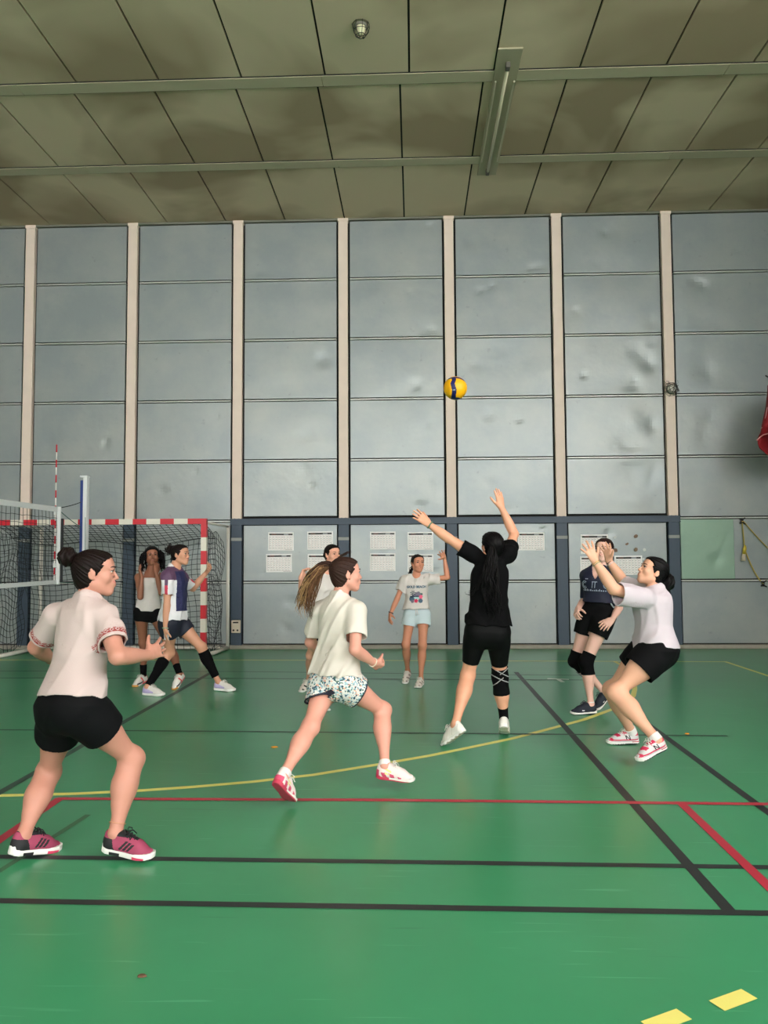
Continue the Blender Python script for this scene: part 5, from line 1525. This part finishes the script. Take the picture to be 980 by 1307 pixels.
TANK = [(-.05, .160, .105, -.006), (.1, .158, .108, -.008), (.22, .142, .100, -.002), (.36, .130, .094, .002), (.5, .132, .098, .005), (.64, .142, .108, .009), (.75, .142, .108, .008), (.82, .118, .09, .006), (.86, .09, .06, .004)]
S6 = dict(id='p6', seed=61, H=1.58, h=.006, w=.92, wa=.9, label='person in a white tank top with curly hair, hands at the face, by the goal', skin=(150, 98, 76), lip=(150, 84, 80), smile=1,
          yaw_p=172, yaw_c=170, pelvis=(189, 781), neck=(193, 729), lean=0, torso=.53,
          head=dict(px=(194, 710), rot=(157, 4, 3), s=0, k=1.0), knee=dict(R=(183, 820), L=(217, 826)),
          feet=dict(R=dict(ank=(183, 862), yaw=200, pitch=12), L=dict(ank=(229, 860), yaw=196, pitch=34)),
          arm=dict(R=dict(sh=(177, 737), el=(179, 762), es=-1, wr=(181, 736), ws=-1, tip=(174, 719), ts=-1, n=(.5, .3, .4), curl=.55, spread=.5),
                   L=dict(sh=(208, 737), el=(206, 757), es=-1, wr=(199, 730), ws=-1, tip=(201, 714), ts=1, n=(-.5, .6, .2), curl=.6, spread=.3)),
          top=dict(hem=.02, sleeve=0, name='tank_top', rows=TANK, mats=[C_WHITE], tight=True, amp=.002, neck=(.05, .06), ease=.002), bottom=dict(len=.22, mats=[C_BLACK], tight=True, ease=.007, flare=.002),
          shoes=dict(mats=[C_SHOE_W, PO, PKB], fn=p6_shoe, sole_mats=[SOLE_W, PO, PGO], sole_fn=lambda c: np.where(c[:, 1] > .10, 2, np.where((c[:, 1] < .02) & (c[:, 2] < .018), 1, 0)), lace=C_SHOE_W), hair=p6_hair,
          wraps=[lowersock(s, .66, 1.03, (.044, .041, .038, .038)) for s in 'RL'])

# ===== 7: player in the navy and white jersey walking =======================
JN = mat('jersey_navy', (38, 40, 84), .65); JW = mat('jersey_white', (226, 224, 228), .65); JR = mat('jersey_red', (206, 58, 84), .65); JP = mat('jersey_plum', (92, 62, 92), .65); SN = mat('shorts_navy', (20, 24, 42), .7)
def p7_top(c, x):
    X, Y, t = trunk(x, c); m = np.zeros(len(c), int)
    m[(np.abs(X) > .055) & (Y > -.07 - .06 * (1 - t)) & (Y < .065 - .07 * np.clip((.30 - t) / .2, -1, 1) * -1 * 0) & (t < .86) & (t > 0)] = 1
    m[(t < .20) & (Y > -.09)] = 1
    m[(Y > .045) & (t > .28) & (t < .86)] = 0
    m[(t > .90) & (m == 0)] = 3
    for s, sg in (('R', 1), ('L', -1)):
        f, r, l = alongarm(x, c, s); A = x['arms'][s]; d = unit(A['el'] - A['sh'])
        sl = (f > .12) & (l < .10) & (X * sg > .085); m[sl] = 1
        q = ortho(x['rc'] * sg + x['fc'] * .55, d); e = np.cross(d, q)
        st = (f > -.05) & (l < .10) & (X * sg > .085) & (r @ q > 0) & (np.abs(r @ e) < .017); m[st] = np.where(f[st] > .30, 2, 3)
        m[(f <= .12) & (l < .095) & (X * sg > .085) & ~st] = 3
    m[(t > .985)] = 1
    return m
def p7_short(c, x):
    m = np.zeros(len(c), int); q = c - x['pel']; X, Y, t = q @ x['rp'], q @ x['fp'], q @ x['up']
    for s, sg in (('R', 1), ('L', -1)):
        f, r, l = alongleg(x, c, s); L = x['legs'][s]; d = L['td']; e = ortho(x['rp'] * sg + x['fp'] * .3, d); b = np.cross(d, e)
        m[(f > .05) & (r @ e > 0) & (np.abs(r @ b) < .028) & (l < .15)] = 1
    return m
def p7_hair(x):
    m = hair_material('hair_near_black_strands', (30, 22, 22)); k = x['kh']; rr = random.Random(3)
    V, F = hair_cap(x['hc'], x['HM'], k, (0, -.105, .07), line=(.077, .079, .015, -.014), nape=-.09, seed=10); hairpiece('hair', x, V, F, m)
    bun(x, (0, -.125, .060), (.048, .044, .046), m, 7, .005)
    mb = MB()
    for i in range(46):
        a = rr.uniform(0, 6.3); b = rr.uniform(-1.2, 1.2); o = vec(0, -.125, .06); d = vec(math.cos(a) * math.cos(b), math.sin(b) * .8 - .2, math.sin(a) * math.cos(b)); ph = rr.uniform(0, 6)
        mb.tube([(o + d * (.03 + .035 * t) + .011 * vec(math.cos(ph + 7 * t), math.sin(ph + 5 * t), math.sin(7 * t + ph))) * k for t in np.linspace(0, 1, 10)], np.linspace(.0055, .0025, 10) * k, 6)
    for i in range(10):
        p = vec(rr.uniform(-.05, .05), -.09 + rr.uniform(-.01, .02), -.04); ph = rr.uniform(0, 6)
        mb.tube([(p + vec(.006 * math.sin(ph + 9 * t), -.015 * t + .006 * math.cos(ph + 8 * t), -.07 * t)) * k for t in np.linspace(0, 1, 10)], np.linspace(.004, .0015, 10) * k, 6)
    hair_mb('curls', x, mb, m)
LIL = mat('shoe_lilac', (176, 164, 206), .6); GRW = mat('shoe_pale_grey', (214, 208, 204), .6)
def p7_shoe(c):
    x, y, z = c.T; m = np.zeros(len(c), int); m[(np.abs(x) > .015) & (z < .062 - .35 * (y + .02)) & (z > .028) & (y < .03) & (y > -.1)] = 1; return m
S7 = dict(id='p7', seed=71, H=1.68, h=.006, label='person in a navy and white jersey with a red sleeve stripe, walking right', skin=(206, 150, 122), lip=(176, 92, 88), smile=1,
          yaw_p=105, yaw_c=112, pelvis=(222, 794), neck=(223, 722), lean=0, torso=.56,
          head=dict(px=(230, 708), rot=(104, 0, 0), s=0), knee=dict(R=(216, 833), L=(257, 826)),
          feet=dict(R=dict(ank=(188, 877), yaw=98, pitch=2), L=dict(ank=(279, 871), yaw=100, pitch=3)),
          arm=dict(R=dict(sh=(214, 736), el=(213, 773), es=-1, wr=(211, 803), ws=0, tip=(212, 822), ts=0, n=(.9, .4, 0), curl=.4, spread=.2),
                   L=dict(sh=(233, 738), el=(246, 751), es=1, wr=(264, 730), ws=0, tip=(273, 722), ts=-1, n=(.2, -.6, .5), curl=.9, spread=.3)),
          top=dict(hem=.04, sleeve=.62, name='jersey', mats=[JN, JW, JR, JP], fn=p7_top, amp=.008, wide=.95, neck=(.062, 0)),
          bottom=dict(len=.40, mats=[SN, JW], fn=p7_short, flare=.02, ease=.014),
          shoes=dict(mats=[GRW, LIL], fn=p7_shoe, sole_mats=[SOLE_W], lace=C_SHOE_W, chunky=1.25), hair=p7_hair,
          wraps=[lowersock('R', .20, .97, (.056, .056, .052, .046, .042, .040), 'calf_sleeve', None, True), lowersock('L', .10, .84, (.058, .057, .054, .050, .046, .044), 'calf_sleeve', None, True)],
          extras=[lambda x: bracelet(x, 'R', .012, .030, .006, mat('pale_green_band', (150, 176, 150), .5))])

# ===== 8: player in the navy top with knee pads =============================
NT = mat('navy_top', (20, 24, 50), .7)
def p8_hair(x):
    m = hair_material('hair_chestnut_strands', (52, 34, 32)); k = x['kh']
    V, F = hair_cap(x['hc'], x['HM'], k, (0, -.09, .03), line=(.077, .078, .018, -.012), nape=-.10, seed=12, thick=.013); hairpiece('hair', x, V, F, m)
    hair_mb('ponytail', x, strand([vec(.0, -.095, .0) * k, vec(-.01, -.12, -.06) * k, vec(-.02, -.11, -.14) * k, vec(-.02, -.09, -.22) * k], .026, 40, 3, .02, .006, .2, .005), m)
def p8_print(x):
    u = np.cross(x['up'], x['fc']); q = x['k']; W = mat('print_pale_outline', (176, 186, 206), .7)
    o = x['neck'] - x['up'] * .06 * q; it = []
    def ring(cx, cy, rx, ry, w, a0=0, a1=6.283):
        n = 16; v = []; 
        for i in range(n + 1):
            a = a0 + (a1 - a0) * i / n
            v += [(cx + rx * math.cos(a), cy + ry * math.sin(a)), (cx + (rx - w) * math.cos(a), cy + (ry - w) * math.sin(a))]
        return v, [(2 * i, 2 * i + 2, 2 * i + 3, 2 * i + 1) for i in range(n)]
    for cx, a0, a1 in ((-.105, .8, 5.5), (.105, 0, 6.283)): it.append(ring(cx * q, -.125 * q, .030 * q, .036 * q, .006 * q, a0, a1) + (W,)); it.append(ring(cx * q, -.125 * q, .018 * q, .022 * q, .005 * q, a0, a1) + (W,))
    for dx in (-.016, .010): it.append(([((-.01 + dx) * q, -.095 * q), ((-.004 + dx) * q, -.095 * q), ((-.012 + dx) * q, -.155 * q), ((-.018 + dx) * q, -.155 * q)], [(0, 1, 2, 3)], W))
    it.append(([(-.03 * q, -.093 * q), (.022 * q, -.093 * q), (.022 * q, -.099 * q), (-.03 * q, -.099 * q)], [(0, 1, 2, 3)], W))
    rr = random.Random(5); cx = -.12
    while cx < .12:
        w = rr.uniform(.006, .014); hh = rr.uniform(.010, .022); it.append(([(cx * q, -.185 * q), ((cx + w) * q, -.185 * q), ((cx + w * .8) * q, (-.185 + hh) * q), ((cx + w * .1) * q, (-.185 + hh * .8) * q)], [(0, 1, 2, 3)], W)); cx += w + .007
    for cx in (-.095, -.08, .07, .085): it.append(([(cx * q, -.075 * q), ((cx + .01) * q, -.072 * q), ((cx + .012) * q, -.064 * q), (cx * q, -.067 * q)], [(0, 1, 2, 3)], W))
    decal(x, x['top'], 'shirt_print', it, o, u, x['up'], x['fc'])
NS = mat('shoe_navy', (24, 30, 46), .7, bump=.3, bscale=400)
S8 = dict(id='p8', seed=83, H=1.66, h=.006, w=.94, wa=.9, label='person in a dark navy top with black knee pads, behind the setter\'s hands', skin=(232, 184, 168), lip=(190, 110, 104),
          yaw_p=222, yaw_c=205, pelvis=(762, 785), neck=(763, 722), lean=0, torso=.55,
          head=dict(px=(771, 702), rot=(215, 2, 0), s=0), knee=dict(L=(748, 845), R=(734, 843)),
          feet=dict(L=dict(ank=(754, 899), yaw=262, pitch=2), R=dict(ank=(771, 883), yaw=235, pitch=30)),
          arm=dict(R=dict(sh=(749, 735), el=(746, 765), es=1, wr=(737, 777), ws=-1, tip=(733, 789), ts=-1, n=(.6, .5, 0), curl=.9, spread=.3),
                   L=dict(sh=(781, 738), el=(790, 776), es=1, wr=(781, 791), ws=-1, tip=(768, 802), ts=-1, n=(.3, .7, -.2), curl=.5, spread=.5)),
          top=dict(hem=.26, sleeve=.92, name='crop_top', mats=[NT], amp=.002, rows=[(t, a * 1.0 + .012, b + .012, c) for t, a, b, c in BODY], slr=[.058, .056, .052, .049, .046], droop=0, neck=(.058, .0),
                   subs=lambda x: [Limb(x['neck'] + x['fc'] * .08 * x['k'], x['neck'] - x['up'] * .13 * x['k'] + x['fc'] * .13 * x['k'], np.array([.050, .030, .006]) * x['k'], k=.01)]),
          bottom=dict(len=.42, mats=[C_BLACK], ease=.016, flare=.022, waist=.34),
          shoes=dict(mats=[NS, JW], fn=lambda c: ((np.abs(c[:, 0]) > .025) & (np.abs(c[:, 1] - .03) < .012) & (np.abs(c[:, 2] - .04) < .005)).astype(int), sole_mats=[SOLE_W, NS], sole_fn=lambda c: (c[:, 2] < .006).astype(int), lace=NS), hair=p8_hair,
          wraps=[kneepad('L', .09, .11, (.062, .070, .070, .064, .058), bulge=.008), kneepad('R', .09, .11, (.062, .070, .070, .064, .058), bulge=.008)] + [lowersock('L', .93, 1.02, (.034, .035), 'sock', mat('sock_white', (226, 222, 220), .85))],
          extras=[p8_print])

# ===== 9: player setting the ball at the right ==============================
def p9_hair(x):
    m = hair_material('hair_black_strands', (16, 14, 16)); k = x['kh']
    V, F = hair_cap(x['hc'], x['HM'], k, (0, -.11, -.02), line=(.077, .080, .020, -.010), nape=-.10, seed=14, thick=.014); hairpiece('hair', x, V, F, m)
    bun(x, (0, -.138, -.040), (.070, .054, .074), m, 9, .0045)
NR = mat('shoe_crimson', (206, 44, 84), .6); NG = mat('shoe_silver', (206, 202, 204), .4); NB = mat('shoe_black', (22, 22, 26), .7)
def p9_shoe(c):
    x, y, z = c.T; m = np.zeros(len(c), int)
    m[(y > .005) & (y < .115) & (np.abs(x) < .034) & (np.sin(y * 110 + np.abs(x) * 70) > -.1) & (z > .03)] = 1
    m[(y < -.05) & (z > .068)] = 1; m[(np.abs(x) > .02) & (np.abs(z - .038 - .0 * y) < .004)] = 1
    m[(np.abs(x) > .012) & (z > .085) & (y > -.04)] = 1
    # letter N on both sides
    a, b = y + .020, z - .056; s = np.abs(x) > .018; q = a - b * .25
    m[s & (np.abs(b) < .0165) & ((np.abs(q + .014) < .0040) | (np.abs(q - .014) < .0040) | (np.abs(q - np.where(x > 0, -1, 1) * b * .85) < .0045)) & (np.abs(q) < .0185)] = 2
    return m
TL = mat('lilac_white_cotton', (204, 192, 201), .8, bump=.15, bscale=300)
S9 = dict(id='p9', seed=97, H=1.66, h=.0048, w=1.26, wc=1.32, wa=1.12, label='person in a lilac white T-shirt crouching at the right with both hands raised', skin=(228, 172, 144), lip=(190, 100, 96),
          yaw_p=268, yaw_c=266, pelvis=(834, 828), neck=(834, 750), lean=0, torso=.53, dY=.0,
          head=dict(px=(833, 730), rot=(264, 22, 0), s=0, L=.15), knee=dict(L=(786, 884), R=(780, 880)), thigh=.415, shank=.405,
          feet=dict(L=dict(ank=(838, 944), yaw=254, pitch=20, lift=.05), R=dict(ank=(806, 935), yaw=270, pitch=2)),
          arm=dict(L={'sh': (822, 762), 'el': (783, 752), 'es': -1, 'wr': (759, 716), 'ws': 0, 'tip': (747, 691), 'ts': 0, 'n': (-.35, .75, .35), 'curl': .22, 'spread': 1.2, 'thumb': 1.1},
                   R={'sh': (824, 756), 'el': (796, 743), 'es': 1, 'wr': (777, 716), 'ws': 0, 'tip': (772, 687), 'ts': 0, 'n': (-.75, -.55, .2), 'curl': .25, 'spread': 1.2, 'thumb': 1.0}),
          top=dict(hem=.02, sleeve=.84, mats=[TL], amp=.008, wide=1.06, ease=.008, tilt=tuple(.10 * az(266)), slr=[.072, .080, .084, .084, .082], droop=.03),
          bottom=dict(len=.46, mats=[C_BLACK], flare=.03, ease=.018),
          shoes=dict(mats=[NG, NR, NB], fn=p9_shoe, sole_mats=[SOLE_W, NB, NR], sole_fn=lambda c: np.where(c[:, 2] < .007, 1, np.where((c[:, 1] < -.05) & (np.abs(c[:, 2] - .02) < .003), 2, 0)), lace=C_SHOE_W, chunky=1.15), hair=p9_hair,
          wraps=[lowersock(s, .90, 1.03, (.044, .043), 'sock', mat('sock_white', (226, 222, 220), .85)) for s in 'RL'],
          extras=[lambda x: bracelet(x, 'L', .012, .029, .003, mat('gold_bangle', (206, 176, 110), .3, .8)), lambda x: bracelet(x, 'R', .010, .029, .003, mat('dark_bangle', (60, 50, 60), .4)), lambda x: bracelet(x, 'R', .026, .031, .003, mat('pale_bangle', (200, 190, 196), .4)), lambda x: bracelet(x, 'L', .024, .031, .003, mat('green_bangle', (120, 150, 110), .4))])

for S_ in (S1, S2, S3, S4, S5, S6, S7, S8, S9):
    S_['info'] = False
    person(S_)
